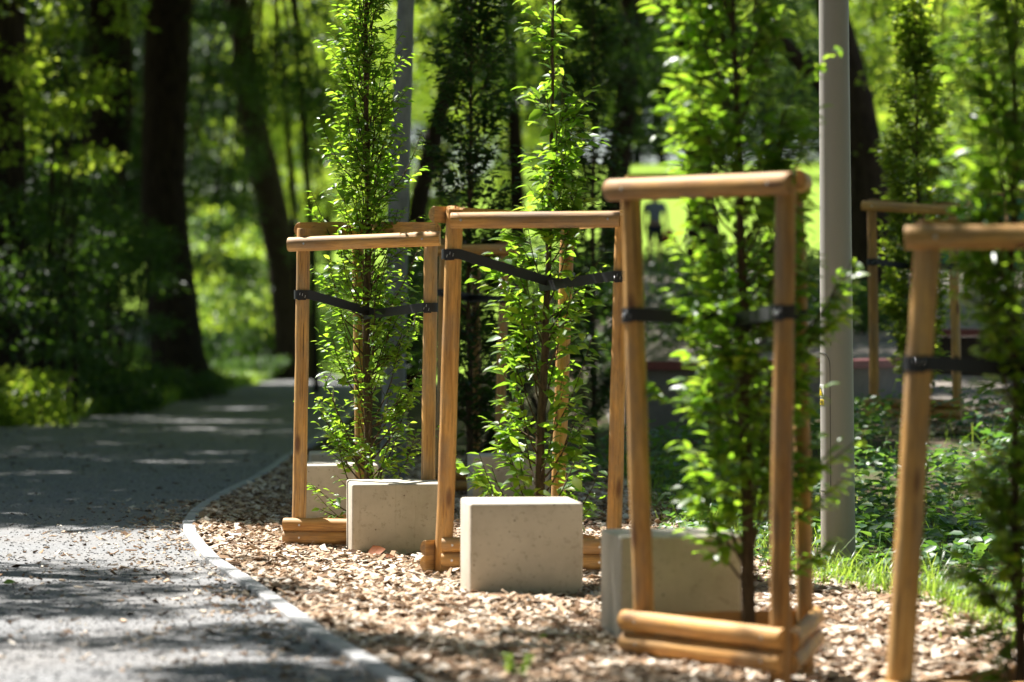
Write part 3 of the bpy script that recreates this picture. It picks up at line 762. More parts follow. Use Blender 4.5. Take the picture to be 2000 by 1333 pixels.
CANR = np.concatenate([canopy(300, (.9, 5, 15.5, 23), (7, 9.5)), canopy(3600, (-1.25, 9, 22.5, 70), (9, 12))])
TS = np.array([-math.sin(R(SUN_AZ)) * math.cos(R(SUN_EL)), math.cos(R(SUN_AZ)) * math.cos(R(SUN_EL)), math.sin(R(SUN_EL))])
def open_to_sun(C, spots):
    """gaps in the canopy: no clump between the sun and these spots"""
    k = np.ones(len(C), bool)
    for q, r in spots:
        k &= np.linalg.norm(np.cross(C - np.array(q), TS), axis=1) > r + .32
    return C[k]
def gpt(px, py):
    Y = F * CZ / (py - 646); return ((px - 1000) / F * Y, Y, 0.)
GAPS = [(at(130, 170, 41), .2), (at(60, 250, 41), .15), (at(190, 320, 41), .1), (at(40, 60, 41), .1), (at(230, 250, 41), .3), (at(60, 770, 38), .22), (at(330, 470, 47), .35), (at(225, 690, 47), .35), (at(90, 560, 42), .3), (at(200, 520, 42), .25)]
GAPS += [(gpt(*p), r) for p, r in [((400, 838), .3), ((300, 822), .3), ((150, 831), .32), ((60, 836), .25), ((480, 845), .2), ((285, 903), .12), ((180, 895), .1), ((60, 925), .12), ((430, 886), .1), ((350, 905), .08), ((240, 868), .12)]]
CAN = open_to_sun(CAN, GAPS)
def clump_leaves(C, per, rad, flat, L, ratio=.55):
    n = len(C) * per
    o = rvec(n); o = nrm(o) * (rng.random(n) ** .5)[:, None]
    P = np.repeat(C, per, 0) + o * np.array([rad, rad, rad * flat])
    D = nrm(o * [1, 1, .3] + rvec(n) * .6 + [0, 0, -.2]); N = np.array([0, 0, 1.]) + rvec(n) * .55
    l = rng.uniform(.7, 1.2, n) * L
    return P, D, N, l, l * ratio

# ------------------------------------------------------------------ tall trees
def trunk_mb(pts, rad, seg=18, rough=.03):
    b = MB(); pts = np.asarray(pts, float)
    t = np.linspace(0, 1, 26); ti = np.linspace(0, 1, len(pts))
    P = np.stack([np.interp(t, ti, pts[:, i]) for i in range(3)], 1); r = np.interp(t, ti, rad) * (1 + rng.normal(0, rough, 26))
    for _ in range(2): P[1:-1] = (P[:-2] + 2 * P[1:-1] + P[2:]) / 4
    b.tube(P, r, seg); return b
def tall_tree(name, label, pts, rad, clumps, per, crad, mat, L=.2, bark=BARK, group='tall dark trees', limbs=5, low=None, kind='lo', flat=.45, extra_limbs=()):
    base = pts[0]; root = thing(name, label, 'tree', (base[0], base[1], g(base[0], base[1])), group)
    tb = trunk_mb(pts, rad)
    link('trunk', tb.mesh('trunk'), bark, root)
    lb = MB(); top = np.array(pts[-1])
    if len(clumps):
        idx = rng.choice(len(clumps), min(limbs, len(clumps)), replace=False) if limbs else []
        for i in idx:
            t = rng.uniform(.72, 1.0); a = np.array(pts[-2]) * (1 - t) + top * t if len(pts) > 1 else top
            e = clumps[i]; m = (a + e) / 2 + [0, 0, .5]
            q = np.linspace(0, 1, 9)[:, None]; c = (1 - q) ** 2 * a + 2 * q * (1 - q) * m + q * q * e
            lb.tube(c, np.linspace(rad[-1] * .5, .02, 9), 8, False)
    for c, r in extra_limbs:
        t = np.linspace(0, 1, 14); ti = np.linspace(0, 1, len(c)); c = np.asarray(c, float)
        lb.tube(np.stack([np.interp(t, ti, c[:, i]) for i in range(3)], 1), np.linspace(r[0], r[1], 14), 10, False)
    if lb.n: link('limbs', lb.mesh('limbs'), bark, root)
    parts = []
    if len(clumps): parts.append(clump_leaves(clumps, per, crad, flat, L))
    if low is not None: parts.append(low)
    if parts:
        A = [np.concatenate(z) for z in zip(*parts)]
        link('crown', leaf_mesh('crown', *A, kind), mat, root)
    return root
def T(*pxs): return [tuple(at(*p)) for p in pxs]
def down(p): # foot point pushed into the ground
    return (p[0], p[1], g(p[0], p[1]) - .15)
t1 = at(352, 770, 55); t2 = at(150, 600, 58); t3 = at(575, 690, 72); t0 = at(8, 800, 40); tg = at(766, 960, 23); tr = at(1705, 640, 42)
TREES = {
 'T1': ([down(t1), (t1.x, 55, .35), tuple(at(345, 690, 55)), tuple(at(335, 560, 55)), tuple(at(316, 400, 55)), tuple(at(322, 200, 55)), tuple(at(330, 0, 55)), (t1.x + .1, 55.3, 13)], [.75, .62, .5, .44, .41, .42, .44, .25]),
 'T2': ([down(t2), tuple(at(160, 560, 58)), tuple(at(178, 420, 58)), tuple(at(205, 310, 58)), tuple(at(222, 200, 58)), tuple(at(212, 0, 58)), (-8, 58, 13)], [.6, .5, .46, .45, .41, .4, .2]),
 'T3': ([down(t3), tuple(at(572, 640, 72)), tuple(at(556, 520, 72)), tuple(at(520, 360, 72)), tuple(at(495, 240, 72)), tuple(at(472, 60, 72)), (-7.3, 72, 14)], [.6, .48, .42, .37, .32, .28, .16]),
 'T0': ([down(t0), tuple(at(10, 500, 40)), tuple(at(14, 200, 40)), (-6.6, 40, 11)], [.35, .27, .24, .12]),
}
owners = {k: np.array(v[0][-1]) for k, v in TREES.items()}
owners['TG'] = np.array((-1.0, 25, 10.)); owners['TX'] = np.array((-7.2, 30, 11.))
names = list(owners); OW = np.stack([owners[k] for k in names])
who = np.argmin(((CAN[:, None, :2] - OW[None, :, :2]) ** 2).sum(-1), 1)
clp = {k: CAN[who == i] for i, k in enumerate(names)}
lab = {'T1': 'thickest black trunk beside the path\'s left edge, flaring at its foot', 'T2': 'bent black trunk left of the thickest one, foot hidden in shrubs',
       'T3': 'dark trunk leaning left, between the path and the sharp frame', 'T0': 'thin dark trunk behind the shrubs at the left border'}
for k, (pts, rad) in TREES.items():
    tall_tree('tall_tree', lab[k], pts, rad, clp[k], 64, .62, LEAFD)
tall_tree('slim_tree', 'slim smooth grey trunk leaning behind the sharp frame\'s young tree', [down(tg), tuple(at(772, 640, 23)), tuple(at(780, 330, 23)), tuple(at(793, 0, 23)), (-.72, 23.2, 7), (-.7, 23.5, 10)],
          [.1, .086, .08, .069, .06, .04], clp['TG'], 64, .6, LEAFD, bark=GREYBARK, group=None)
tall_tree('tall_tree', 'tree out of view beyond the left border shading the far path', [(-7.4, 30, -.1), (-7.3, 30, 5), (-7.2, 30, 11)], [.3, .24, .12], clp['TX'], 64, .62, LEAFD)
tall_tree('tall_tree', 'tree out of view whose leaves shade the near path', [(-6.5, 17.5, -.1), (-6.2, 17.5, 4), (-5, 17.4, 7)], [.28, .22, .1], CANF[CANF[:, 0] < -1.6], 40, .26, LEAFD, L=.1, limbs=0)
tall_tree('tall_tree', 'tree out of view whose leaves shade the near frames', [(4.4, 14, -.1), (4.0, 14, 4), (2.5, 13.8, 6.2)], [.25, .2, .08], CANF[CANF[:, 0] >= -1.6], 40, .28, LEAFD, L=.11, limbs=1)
# park trees added unseen over, behind and beside the viewer to block sky light
for x0, x1, y0, y1, m in [(-16, -5, -24, 4, 900), (-5, 5, -24, 3, 900), (5, 18, -24, 6, 900), (6, 20, 6, 28, 900), (-24, -11, 2, 22, 800)]:
    C = np.stack([rng.uniform(x0, x1, m), rng.uniform(y0, y1, m), rng.uniform(6, 14, m)], 1); xc, yc = (x0 + x1) / 2, (y0 + y1) / 2
    tall_tree('tall_tree', 'tall unseen park tree added round the viewer to block sky light', [(xc, yc, -.2), (xc + .1, yc, 5), (xc, yc, 11)], [.4, .3, .15], C, 34, .9, LEAFD, L=.36, group='unseen park trees added around the viewer')
# big leaning tree behind the lamp post
tall_tree('tall_tree', 'big dark trunk leaning behind the lamp post with a branch rising left',
          [down(tr), tuple(at(1704, 600, 42)), tuple(at(1700, 430, 42)), tuple(at(1688, 320, 42)), tuple(at(1668, 180, 42)), tuple(at(1620, 0, 42)), (3.5, 42, 10)], [.45, .36, .33, .29, .25, .2, .1],
          CANR, 60, .5, LEAF2, limbs=4, extra_limbs=[([tuple(at(1668, 215, 42)), tuple(at(1600, 160, 42)), tuple(at(1530, 85, 41.6)), tuple(at(1480, 0, 41.5))], (.15, .07))])
# dark trunks standing in the middle distance
for lb_, pts, rad in [
    ('dark straight trunk right of the shaded young tree in the middle', [down(at(1195, 600, 48)), tuple(at(1200, 400, 48)), tuple(at(1222, 200, 48)), tuple(at(1232, 0, 48)), (2.2, 48, 11)], [.3, .2, .17, .15, .08]),
    ('dark trunk behind the near frame\'s young tree, left of its stem', [down(at(1376, 530, 50)), tuple(at(1372, 400, 50)), tuple(at(1352, 180, 50)), tuple(at(1340, 0, 50)), (2.9, 50, 11)], [.34, .25, .22, .2, .1]),
    ('black leaning trunk low behind the grey slim one', [down(at(800, 640, 60)), tuple(at(812, 420, 60)), tuple(at(850, 260, 60)), tuple(at(905, 60, 60)), (-.5, 60, 11)], [.3, .2, .18, .15, .08]),
    ('thin dark trunk between the shaded young trees', [down(at(1016, 640, 52)), tuple(at(1010, 400, 52)), tuple(at(1003, 200, 52)), tuple(at(990, 0, 52)), (-.3, 52, 11)], [.2, .14, .12, .1, .06]),
    ]:
    x, y = pts[-1][0], pts[-1][1]
    C = np.stack([x + rng.normal(0, 1.6, 60), y + rng.normal(0, 1.8, 60), rng.uniform(9, 13, 60)], 1)
    tall_tree('tall_tree', lb_, pts, rad, C, 50, .7, LEAFD)

# ------------------------------------------------------------------ foliage hanging in the middle distance, and shrubs
def spray_leaves(pxbox, Yr, n_cl, per, rad, L, thr=None, seed=0):
    x = rng.uniform(pxbox[0], pxbox[2], n_cl); y = rng.uniform(pxbox[1], pxbox[3], n_cl); Y = rng.uniform(*Yr, n_cl)
    if thr:
        k = vnoise(x / 60 + seed, y / 45 + seed * 3) > thr; x, y, Y = x[k], y[k], Y[k]
    C = np.stack([(x - 1000) / F * Y, Y, CZ - (y - 646) / F * Y], 1)
    return C
def shrub(name, label, C, per, rad, L, mat, group=None, stems=6, kind='lo', flat=.5, cat='shrub'):
    c = C.mean(0); b = np.array((c[0], c[1], g(c[0], c[1])))
    root = thing(name, label, cat, tuple(b), group)
    sb = MB()
    for i in rng.choice(len(C), min(stems, len(C)), replace=False):
        e = C[i]; s = b + np.array([rng.normal(0, .25), rng.normal(0, .25), -.05]); m = np.array([s[0] * .6 + e[0] * .4, s[1] * .6 + e[1] * .4, s[2] * .3 + e[2] * .7])
        q = np.linspace(0, 1, 8)[:, None]; sb.tube((1 - q) ** 2 * s + 2 * q * (1 - q) * m + q * q * e, np.linspace(.03, .006, 8), 6, False)
    link('stems', sb.mesh('stems'), BARK, root)
    link('foliage', leaf_mesh('foliage', *clump_leaves(C, per, rad, flat, L), kind), mat, root)
    return root
# understorey along the left of the path
shrub('shrub', 'tall shrub with lit sprays at the upper left, before the trunks', spray_leaves((-60, -40, 260, 330), (38, 44), 150, 0, 0, 0, .42, 2), 42, .36, .1, LEAF2, 'shrubs left of the path', kind='mid', flat=.35, stems=14)
shrub('shrub', 'dark shrub below the lit sprays at the left border', spray_leaves((-60, 300, 210, 700), (38, 45), 240, 0, 0, 0, .3, 5), 42, .38, .1, LEAFD, 'shrubs left of the path', kind='mid', flat=.4, stems=12)
shrub('shrub', 'shrub with branches reaching right across the thickest trunk', spray_leaves((120, 420, 330, 660), (44, 50), 120, 0, 0, 0, .34, 9), 42, .4, .1, LEAFD, 'shrubs left of the path', kind='mid', flat=.4, stems=10)
shrub('shrub', 'low bright leafy shrub at the path\'s left edge', spray_leaves((-40, 730, 130, 825), (36.8, 39), 46, 0, 0, 0), 46, .22, .085, LEAF2, 'shrubs left of the path', kind='mid')
shrub('shrub', 'low dark shrub between the bright one and the thick trunk', spray_leaves((120, 690, 300, 800), (42, 46), 80, 0, 0, 0), 46, .28, .085, LEAFD, 'shrubs left of the path', kind='mid')
shrub('shrub', 'low shrub at the foot of the thickest trunk', spray_leaves((270, 730, 440, 775), (50, 54), 46, 0, 0, 0), 40, .26, .08, LEAFD, 'shrubs left of the path', kind='mid')
# sunlit bushes seen between the trunks
shrub('shrub', 'round leafy shrub with glowing leaves between two black trunks', spray_leaves((385, 410, 560, 640), (74, 79), 170, 0, 0, 0, .36, 12), 18, .42, .18, LEAF2, 'shrubs beyond the path', stems=8)
shrub('shrub', 'glowing green shrub left of the sharp frame\'s young tree', spray_leaves((560, 330, 720, 470), (84, 90), 120, 0, 0, 0, .3, 14), 40, .5, .14, LEAF2, 'shrubs beyond the path', stems=8)
shrub('shrub', 'dark low shrub beneath the glowing ones beside the path', spray_leaves((380, 420, 620, 730), (72, 74), 260, 0, 0, 0, .4, 15), 40, .5, .13, LEAFD, 'shrubs beyond the path', stems=8)

def far_tree_mesh(seed, n_cl, rx, rz, zlow, L, per=58, rad=.75):
    global rng
    keep = rng; rng = np.random.default_rng(seed)
    o = nrm(rvec(n_cl)) * (rng.random(n_cl) ** .38)[:, None]
    C = o * [rx, rx * .8, rz] + [0, 0, zlow + rz]
    k = vnoise(C[:, 0] * .75 + seed, C[:, 2] * .75 + 5) > (.3 if seed == 63 else .46); C = C[k]
    me = leaf_mesh('crown', *clump_leaves(C, per, rad, .5, L), 'lo')
    b = MB(); z = np.linspace(-.4, zlow + rz * 1.4, 12); wob = np.cumsum(rng.normal(0, .06, (12, 2)), 0)
    b.tube(np.stack([wob[:, 0], wob[:, 1], z], 1), np.linspace(.13, .04, 12), 10)
    for i in rng.choice(len(C), min(12, len(C)), replace=False):
        s = np.array([wob[5, 0], wob[5, 1], zlow + rz * rng.uniform(.1, .9)]); e = C[i]; b.tube([s, (s + e) / 2 + [0, 0, -.2], e], [.07, .045, .015], 6, False)
    rng = keep
    return me, b.mesh('trunk')
fm = [far_tree_mesh(61, 330, 4.2, 6.0, .6, .2), far_tree_mesh(62, 300, 3.6, 5.4, 1.2, .2), far_tree_mesh(63, 360, 4.8, 7.0, .4, .22)]
for m_, mat in zip(fm, (LEAF2, LEAF2, LEAFS)): m_[0].materials.append(mat); m_[1].materials.append(BARK)
def far_tree(px, Y, k, s, label, group='sunlit trees beyond the lawn', rot=None):
    x = (px - 1000) / F * Y
    r = thing('leafy_tree', label, 'tree', (x, Y, g(x, Y)), group)
    a = rot if rot is not None else rng.uniform(0, 6.28)
    for nm, me in zip(('crown', 'trunk'), fm[k]):
        o = link(nm, me); o.parent = r; o.rotation_euler.z = a; o.scale = (s, s, s)
    return r
LB = 'sunlit leafy tree blurred beyond the shaded trunks'
LD = 'dark leafy tree closing the far background'
for px, Y, k, s in [(420, 92, 0, .85), (500, 108, 1, 1.1), (640, 100, 1, 1.0), (720, 112, 0, 1.1), (850, 104, 0, .95), (985, 116, 1, 1.1),
                    (1090, 108, 0, .95), (1210, 122, 1, 1.0), (1500, 118, 0, 1.0), (1620, 96, 1, .85), (1760, 92, 0, .8), (1900, 100, 1, .9), (2060, 88, 0, .9)]:
    far_tree(px, Y, k, s, LB)
for px, Y, s in [(-90, 84, .9), (70, 92, 1.0), (210, 86, .9), (300, 98, 1.1)]:
    far_tree(px, Y, 2, s, 'dark leafy tree in the shade beyond the left shrubs', 'shaded trees beyond the left shrubs')
for px in range(-150, 2300, 175):
    far_tree(px + rng.uniform(-40, 40), rng.uniform(138, 160), 2, rng.uniform(1.5, 1.9), LD, 'dark trees closing the background')
for px in range(-300, 2500, 260):
    far_tree(px + rng.uniform(-40, 40), rng.uniform(172, 190), 2, rng.uniform(2.2, 2.6), LD, 'dark trees closing the background')
for px, Y, k, s in [(-9, -14, 2, 1.6), (-3, -17, 2, 1.7), (3, -14, 2, 1.6), (9, -16, 2, 1.7), (-12, -2, 2, 1.5), (12, -4, 2, 1.5), (-15, 10, 2, 1.5), (13, 8, 2, 1.5)]:  # unseen trees added to hold down sky light from behind the lens
    r = far_tree(1000, Y, k, s, 'unseen park tree added around the viewer to dim the sky light', 'unseen park trees added around the viewer'); r.location.x = px; r.location.z = 0
# leafy boughs hanging in shade over the middle of the view
def bough(label, pxbox, Yr, n_cl, mat, thr, seed, per=44, rad=.42, L=.11):
    C = spray_leaves(pxbox, Yr, n_cl, 0, 0, 0, thr, seed)
    x = C[:, 0].mean(); y = C[:, 1].mean()
    pts = [(x + .8, y + 1, g(x + .8, y + 1) - .1), (x + .7, y + 1, 3.0), (x + .4, y + .6, 7.5), (x, y, 10.5)]
    return tall_tree('leafy_tree', label, pts, [.07, .06, .05, .03], C, per, rad, mat, L=L, group='shaded trees in the middle distance', limbs=16)
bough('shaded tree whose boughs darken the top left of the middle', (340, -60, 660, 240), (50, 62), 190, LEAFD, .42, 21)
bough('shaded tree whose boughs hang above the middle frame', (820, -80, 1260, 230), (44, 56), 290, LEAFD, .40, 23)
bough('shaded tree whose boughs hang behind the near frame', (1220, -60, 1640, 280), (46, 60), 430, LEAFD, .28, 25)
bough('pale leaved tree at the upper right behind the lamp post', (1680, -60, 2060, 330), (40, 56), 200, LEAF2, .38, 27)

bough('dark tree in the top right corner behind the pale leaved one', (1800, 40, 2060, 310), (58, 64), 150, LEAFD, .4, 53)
shrub('shrub', 'low dark plants added to darken the verge left of the far path end', spray_leaves((395, 704, 548, 748), (69, 73), 80, 0, 0, 0), 40, .3, .09, LEAFD, 'shrubs beyond the path', stems=6)  # dark plants added over the sunlit verge in place of shade
shrub('shrub', 'low dark thicket added to darken and close the far end of the path', spray_leaves((385, 650, 640, 738), (80, 84), 150, 0, 0, 0), 40, .45, .13, LEAFD, 'shrubs beyond the path', stems=8)  # dark foliage added to cover the bright verge where shade is missing
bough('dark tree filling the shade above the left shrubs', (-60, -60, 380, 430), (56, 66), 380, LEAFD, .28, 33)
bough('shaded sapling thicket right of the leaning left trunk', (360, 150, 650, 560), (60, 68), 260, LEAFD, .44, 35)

shrub('shrub', 'dark shrub behind the low wall, seen through the near frame', spray_leaves((1290, 470, 1620, 670), (34, 40), 150, 0, 0, 0, .3, 41), 40, .32, .09, LEAFD, 'shrubs beyond the low wall', kind='mid')
shrub('shrub', 'shaded shrub beyond the wall between lamp post and far frame', spray_leaves((1650, 560, 1760, 640), (36, 39), 40, 0, 0, 0), 34, .25, .09, LEAFD, 'shrubs beyond the low wall', kind='mid')
shrub('shrub', 'light green sparse shrub on the pale slope at the right', spray_leaves((1880, 470, 2010, 640), (40, 44), 46, 0, 0, 0), 26, .3, .1, LEAF2, 'shrubs beyond the low wall', kind='mid')
shrub('shrub', 'broad pale shrub behind the green fence at the right', spray_leaves((1700, 180, 2060, 385), (63, 68), 210, 0, 0, 0, .3, 47), 30, .5, .14, LEAF2, 'shrubs beyond the fence', stems=10)
shrub('shrub', 'dark shrub behind the far frame, below the pale one', spray_leaves((1690, 300, 1900, 470), (50, 56), 120, 0, 0, 0, .3, 49), 36, .4, .11, LEAFD, 'shrubs beyond the fence', stems=10)
shrub('shrub', 'dark shrub in the gloom behind the middle frame', spray_leaves((780, 470, 1240, 720), (30, 36), 190, 0, 0, 0, .3, 43), 40, .3, .08, LEAFD, 'shrubs beyond the low wall', kind='mid')

# ------------------------------------------------------------------ ground cover and grass at the right
def cover(n, xr, yr, hmax, seed, L):
    x = rng.uniform(*xr, n); y = rng.uniform(*yr, n)
    k = (x > bed_right(y) + .05 + (vnoise(x * 3, y * 3 + seed) - .5) * .5) & (vnoise(x * 1.3 + seed, y * 1.1) > .3); x, y = x[k], y[k]; n = len(x)
    hh = hmax * vnoise(x * 1.1 + seed, y * 1.1 + 4) * rng.random(n) ** .7
    a = rng.uniform(0, 6.28, n)
    P = np.stack([x, y, G(x, y) + .02 + hh], 1); D = np.stack([np.cos(a), np.sin(a), rng.normal(-.1, .25, n)], 1); N = np.array([0, 0, 1.]) + rvec(n) * .35
    l = rng.uniform(.7, 1.3, n) * L
    return leaf_mesh('ground_cover', P, D, N, l, l * .75, 'mid')
o = link('ground_cover', cover(15000, (.6, 6.5), (15.0, 24), .42, 3, .075), LEAFC); tag(o, 'dark green leafy ground cover behind the lamp post', 'ground cover', kind='stuff')
o = link('low_weeds', cover(3000, (1.0, 4.5), (11.5, 16), .1, 8, .05), LEAFC); tag(o, 'small bright weeds along the edge of the mulch', 'weeds', kind='stuff')
def blades(x, y, h, w, lean):
    n = len(x); a = rng.uniform(0, 6.28, n); b0 = np.stack([x, y, G(x, y) - .01], 1)
    d = np.stack([np.cos(a), np.sin(a), 0 * a], 1); s = np.stack([-np.sin(a), np.cos(a), 0 * a], 1) * (w / 2)[:, None]
    up = np.array([0, 0, 1.]); L = lean
    p1 = b0 + up * (h * .55)[:, None] + d * (h * L * .25)[:, None]; p2 = b0 + up * (h * .92)[:, None] + d * (h * L * .8)[:, None]; p3 = b0 + up * (h * .95)[:, None] + d * (h * L * 1.35)[:, None]
    V = np.stack([b0 - s, b0 + s, p1 - s * .9, p1 + s * .9, p2 - s * .55, p2 + s * .55, p3], 1).reshape(-1, 3)
    fl = np.array([0, 1, 3, 2, 2, 3, 5, 4, 4, 5, 6]); loops = (np.arange(n)[:, None] * 7 + fl).ravel(); tot = np.tile([4, 4, 3], n); st = np.concatenate([[0], np.cumsum(tot)[:-1]])
    return raw_mesh('grass', V, loops, st, tot)
n = 16000
x = rng.uniform(.8, 6, n); y = rng.uniform(12.0, 24.5, n); e = x - bed_right(y)
k = (e > rng.exponential(.06, n) - .06) & ((vnoise(x * 2 + 4, y * 2) > .42) | (e < .5)) & ((e < .6) | (rng.random(n) < .45)); x, y = x[k], y[k]; n = len(x)
h = rng.uniform(.05, .2, n) * (.6 + .8 * vnoise(x * 3, y * 3)) * (1 + .5 * (rng.random(n) > .9))
tag(link('grass', blades(x, y, h, rng.uniform(.003, .006, n), rng.uniform(.2, .9, n)), GRASS), 'bright grass tufts between the mulch and the ground cover', 'grass', kind='stuff')
n = 2000
y = rng.uniform(11.6, 16.8, n); x = bed_right(y) + rng.normal(.12, .11, n) + (vnoise(y * 3, y * 0 + 8) - .5) * .25
k = vnoise(x * 4 + 2, y * 4) > .46; x, y = x[k], y[k]; n = len(x)
tag(link('edge_grass', blades(x, y, rng.uniform(.05, .17, n) * (1 + .7 * (rng.random(n) > .93)), rng.uniform(.003, .006, n), rng.uniform(.3, 1.1, n)), GRASS), 'fresh bright grass fringe at the foot of the lamp post', 'grass', kind='stuff')
# sparse seedlings in the mulch behind the near block
n = 260
x = rng.uniform(.55, 1.5, n); y = rng.uniform(14.2, 18.5, n)
tag(link('seedlings', blades(x, y, rng.uniform(.03, .09, n), rng.uniform(.004, .009, n), rng.uniform(.5, 1.4, n)), GRASS), 'sparse green seedlings in the bare soil behind the near block', 'seedlings', kind='stuff')
# far lawn grass and undergrowth at the left
n = 9000
y = rng.uniform(35, 78, n); x = left_x(y) - rng.exponential(1.0, n) - .02
tag(link('verge_grass', blades(x, y, rng.uniform(.08, .3, n), rng.uniform(.012, .03, n), rng.uniform(.3, 1, n)), GRASS), 'dark grass verge along the path\'s left edge', 'grass', kind='stuff')

# single tall grass stalks
def stalk(label, p0, pts, droop):
    root = thing('grass_stalk', label, 'grass stalk', p0, 'tall grass stalks')
    b = MB(); P = [p0] + pts; t = np.linspace(0, 1, 20); ti = np.linspace(0, 1, len(P)); P = np.asarray(P, float)
    C = np.stack([np.interp(t, ti, P[:, i]) for i in range(3)], 1)
    for _ in range(3): C[1:-1] = (C[:-2] + C[1:-1] * 2 + C[2:]) / 4
    b.tube(C, np.linspace(.0022, .001, 20), 5)
    link('stem', b.mesh('stem'), GRASS, root)
    m = 22; s = np.linspace(.68, 1, m); Q = np.stack([np.interp(s, t, C[:, i]) for i in range(3)], 1)
    link('seed_head', leaf_mesh('seed_head', Q, nrm(np.gradient(Q, axis=0)) + rvec(m) * .25, rvec(m), np.full(m, .016), np.full(m, .004), 'lo'), GRASS, root)
def gp(px, Y): x = (px - 1000) / F * Y; return (x, Y, g(x, Y))
stalk('tallest arching grass stalk at the right, nodding over', gp(1885, 14.6), [tuple(at(1893, 1060, 14.6)), tuple(at(1905, 980, 14.6)), tuple(at(1928, 928, 14.6)), tuple(at(1950, 945, 14.6)), tuple(at(1962, 985, 14.6))], 1)
stalk('shorter grass stalk bent over beside the rightmost near post', gp(1838, 14.7), [tuple(at(1836, 1090, 14.7)), tuple(at(1845, 1050, 14.7)), tuple(at(1838, 1040, 14.7)), tuple(at(1830, 1026, 14.7))], 0)

# weed in the foreground, leaves on the ground
def weed(label, px, Y, n, r, h):
    x = (px - 1000) / F * Y; b0 = np.array((x, Y, g(x, Y)))
    root = thing('weed', label, 'weed', tuple(b0))
    P = []; D = []; b = MB()
    for k in range(9):
        a = rng.uniform(0, 6.28); e = b0 + [math.cos(a) * r * rng.uniform(.4, 1), math.sin(a) * r, h * rng.uniform(.5, 1)]
        m = (b0 + e) / 2 + [0, 0, .01]; b.tube([b0, m, e], [.002, .0016, .001], 4)
        q = rng.random((n, 1)); q = .25 + .75 * q; C = (1 - q) ** 2 * b0 + 2 * q * (1 - q) * m + q * q * e
        P.append(C); D.append(rvec(n) * [1, 1, .5] + [0, 0, .2])
    P = np.concatenate(P); D = np.concatenate(D); k = len(P)
    link('stems', b.mesh('stems'), GRASS, root)
    link('foliage', leaf_mesh('foliage', P, D, np.array([0, 0, 1.]) + rvec(k) * .4, rng.uniform(.012, .024, k), rng.uniform(.006, .01, k), 'mid'), GRASS, root)
weed('small feathery green weed growing in the chips at the bottom edge', 1010, 10.3, 40, .065, .12)
def single_leaf(name, label, cat, p, d, nn, L, W, mat, group=None):
    me = leaf_mesh(name, np.array([(0, 0, 0)], float), np.array([d], float), np.array([nn], float), np.array([L]), np.array([W]))
    o = link(name, me, mat, loc=p); return tag(o, label, cat, group)
x, Y = (718 - 1000) / F * 15.9, 15.9
single_leaf('dry_leaf', 'curled dry orange leaf on the chips at the foot of a block', 'leaf', (x, Y, g(x, Y) + .03), (1, -.1, .35), (-.4, -.8, .5), .1, .075, DRYLEAF)
single_leaf('dry_leaf', 'flat rusty leaf lying right of the curled dry one', 'leaf', ((746 - 1000) / F * 15.75, 15.75, g(-.68, 15.75) + .03), (1, .1, .1), (0, -.6, .6), .07, .04, DRYLEAF)
single_leaf('fallen_leaf', 'single green leaf lying on the grey path at the left', 'leaf', ((6 - 1000) / F * 13.9, 13.9, .02), (1, .2, .15), (.1, -.7, .8), .06, .035, LEAF)
single_leaf('fallen_leaf', 'small green leaf lying on the chips below the free block', 'leaf', ((1052 - 1000) / F * 11.6, 11.6, g(.1, 11.6) + .03), (1, .2, .2), (.1, -.7, .7), .045, .02, LEAF)

# ------------------------------------------------------------------ low walls, fence, person far behind
def seat_wall(label, pts, h, body, w=.4, group='low seat walls'):
    pts = np.asarray(pts, float); c = pts.mean(0)
    root = thing('seat_wall', label, 'low wall', (c[0], c[1], g(c[0], c[1])), group)
    t = np.linspace(0, 1, 28); ti = np.linspace(0, 1, len(pts)); P = np.stack([np.interp(t, ti, pts[:, i]) for i in range(2)], 1)
    for _ in range(4): P[1:-1] = (P[:-2] + 2 * P[1:-1] + P[2:]) / 4
    tn = nrm(np.gradient(P, axis=0)); nn = np.stack([-tn[:, 1], tn[:, 0]], 1)
    zb = G(P[:, 0], P[:, 1]); zt = np.full(28, zb.mean() + h)
    def sweep(name, o0, o1, za, zb_, mat):
        V = np.stack([np.c_[P + nn * o0, za], np.c_[P + nn * o1, za], np.c_[P + nn * o1, zb_], np.c_[P + nn * o0, zb_]], 1).reshape(-1, 3)
        Fq = [(i * 4 + j, i * 4 + (j + 1) % 4, (i + 1) * 4 + (j + 1) % 4, (i + 1) * 4 + j) for i in range(27) for j in range(4)]
        b = MB(); b.add(V, Fq, [(3, 2, 1, 0)], [(108, 109, 110, 111)]); link(name, b.mesh(name, True, 40), mat, root)
    sweep('base', 0, w, zb - .2, zt - .075, body)
    sweep('seat', -.05, w + .05, zt - .072, zt, REDWOOD)
seat_wall('low grey wall with a red-brown seat running behind the near frame', [(.95, 25.3), (1.7, 25.2), (2.6, 25.8), (3.35, 26.8), (3.9, 28.2)], .47, WALLC)
seat_wall('farther dark boarded wall with a red-brown seat at the right', [(3.9, 30.3), (4.5, 29.9), (5.3, 30.0), (6.6, 30.6)], .45, DARKWOOD)
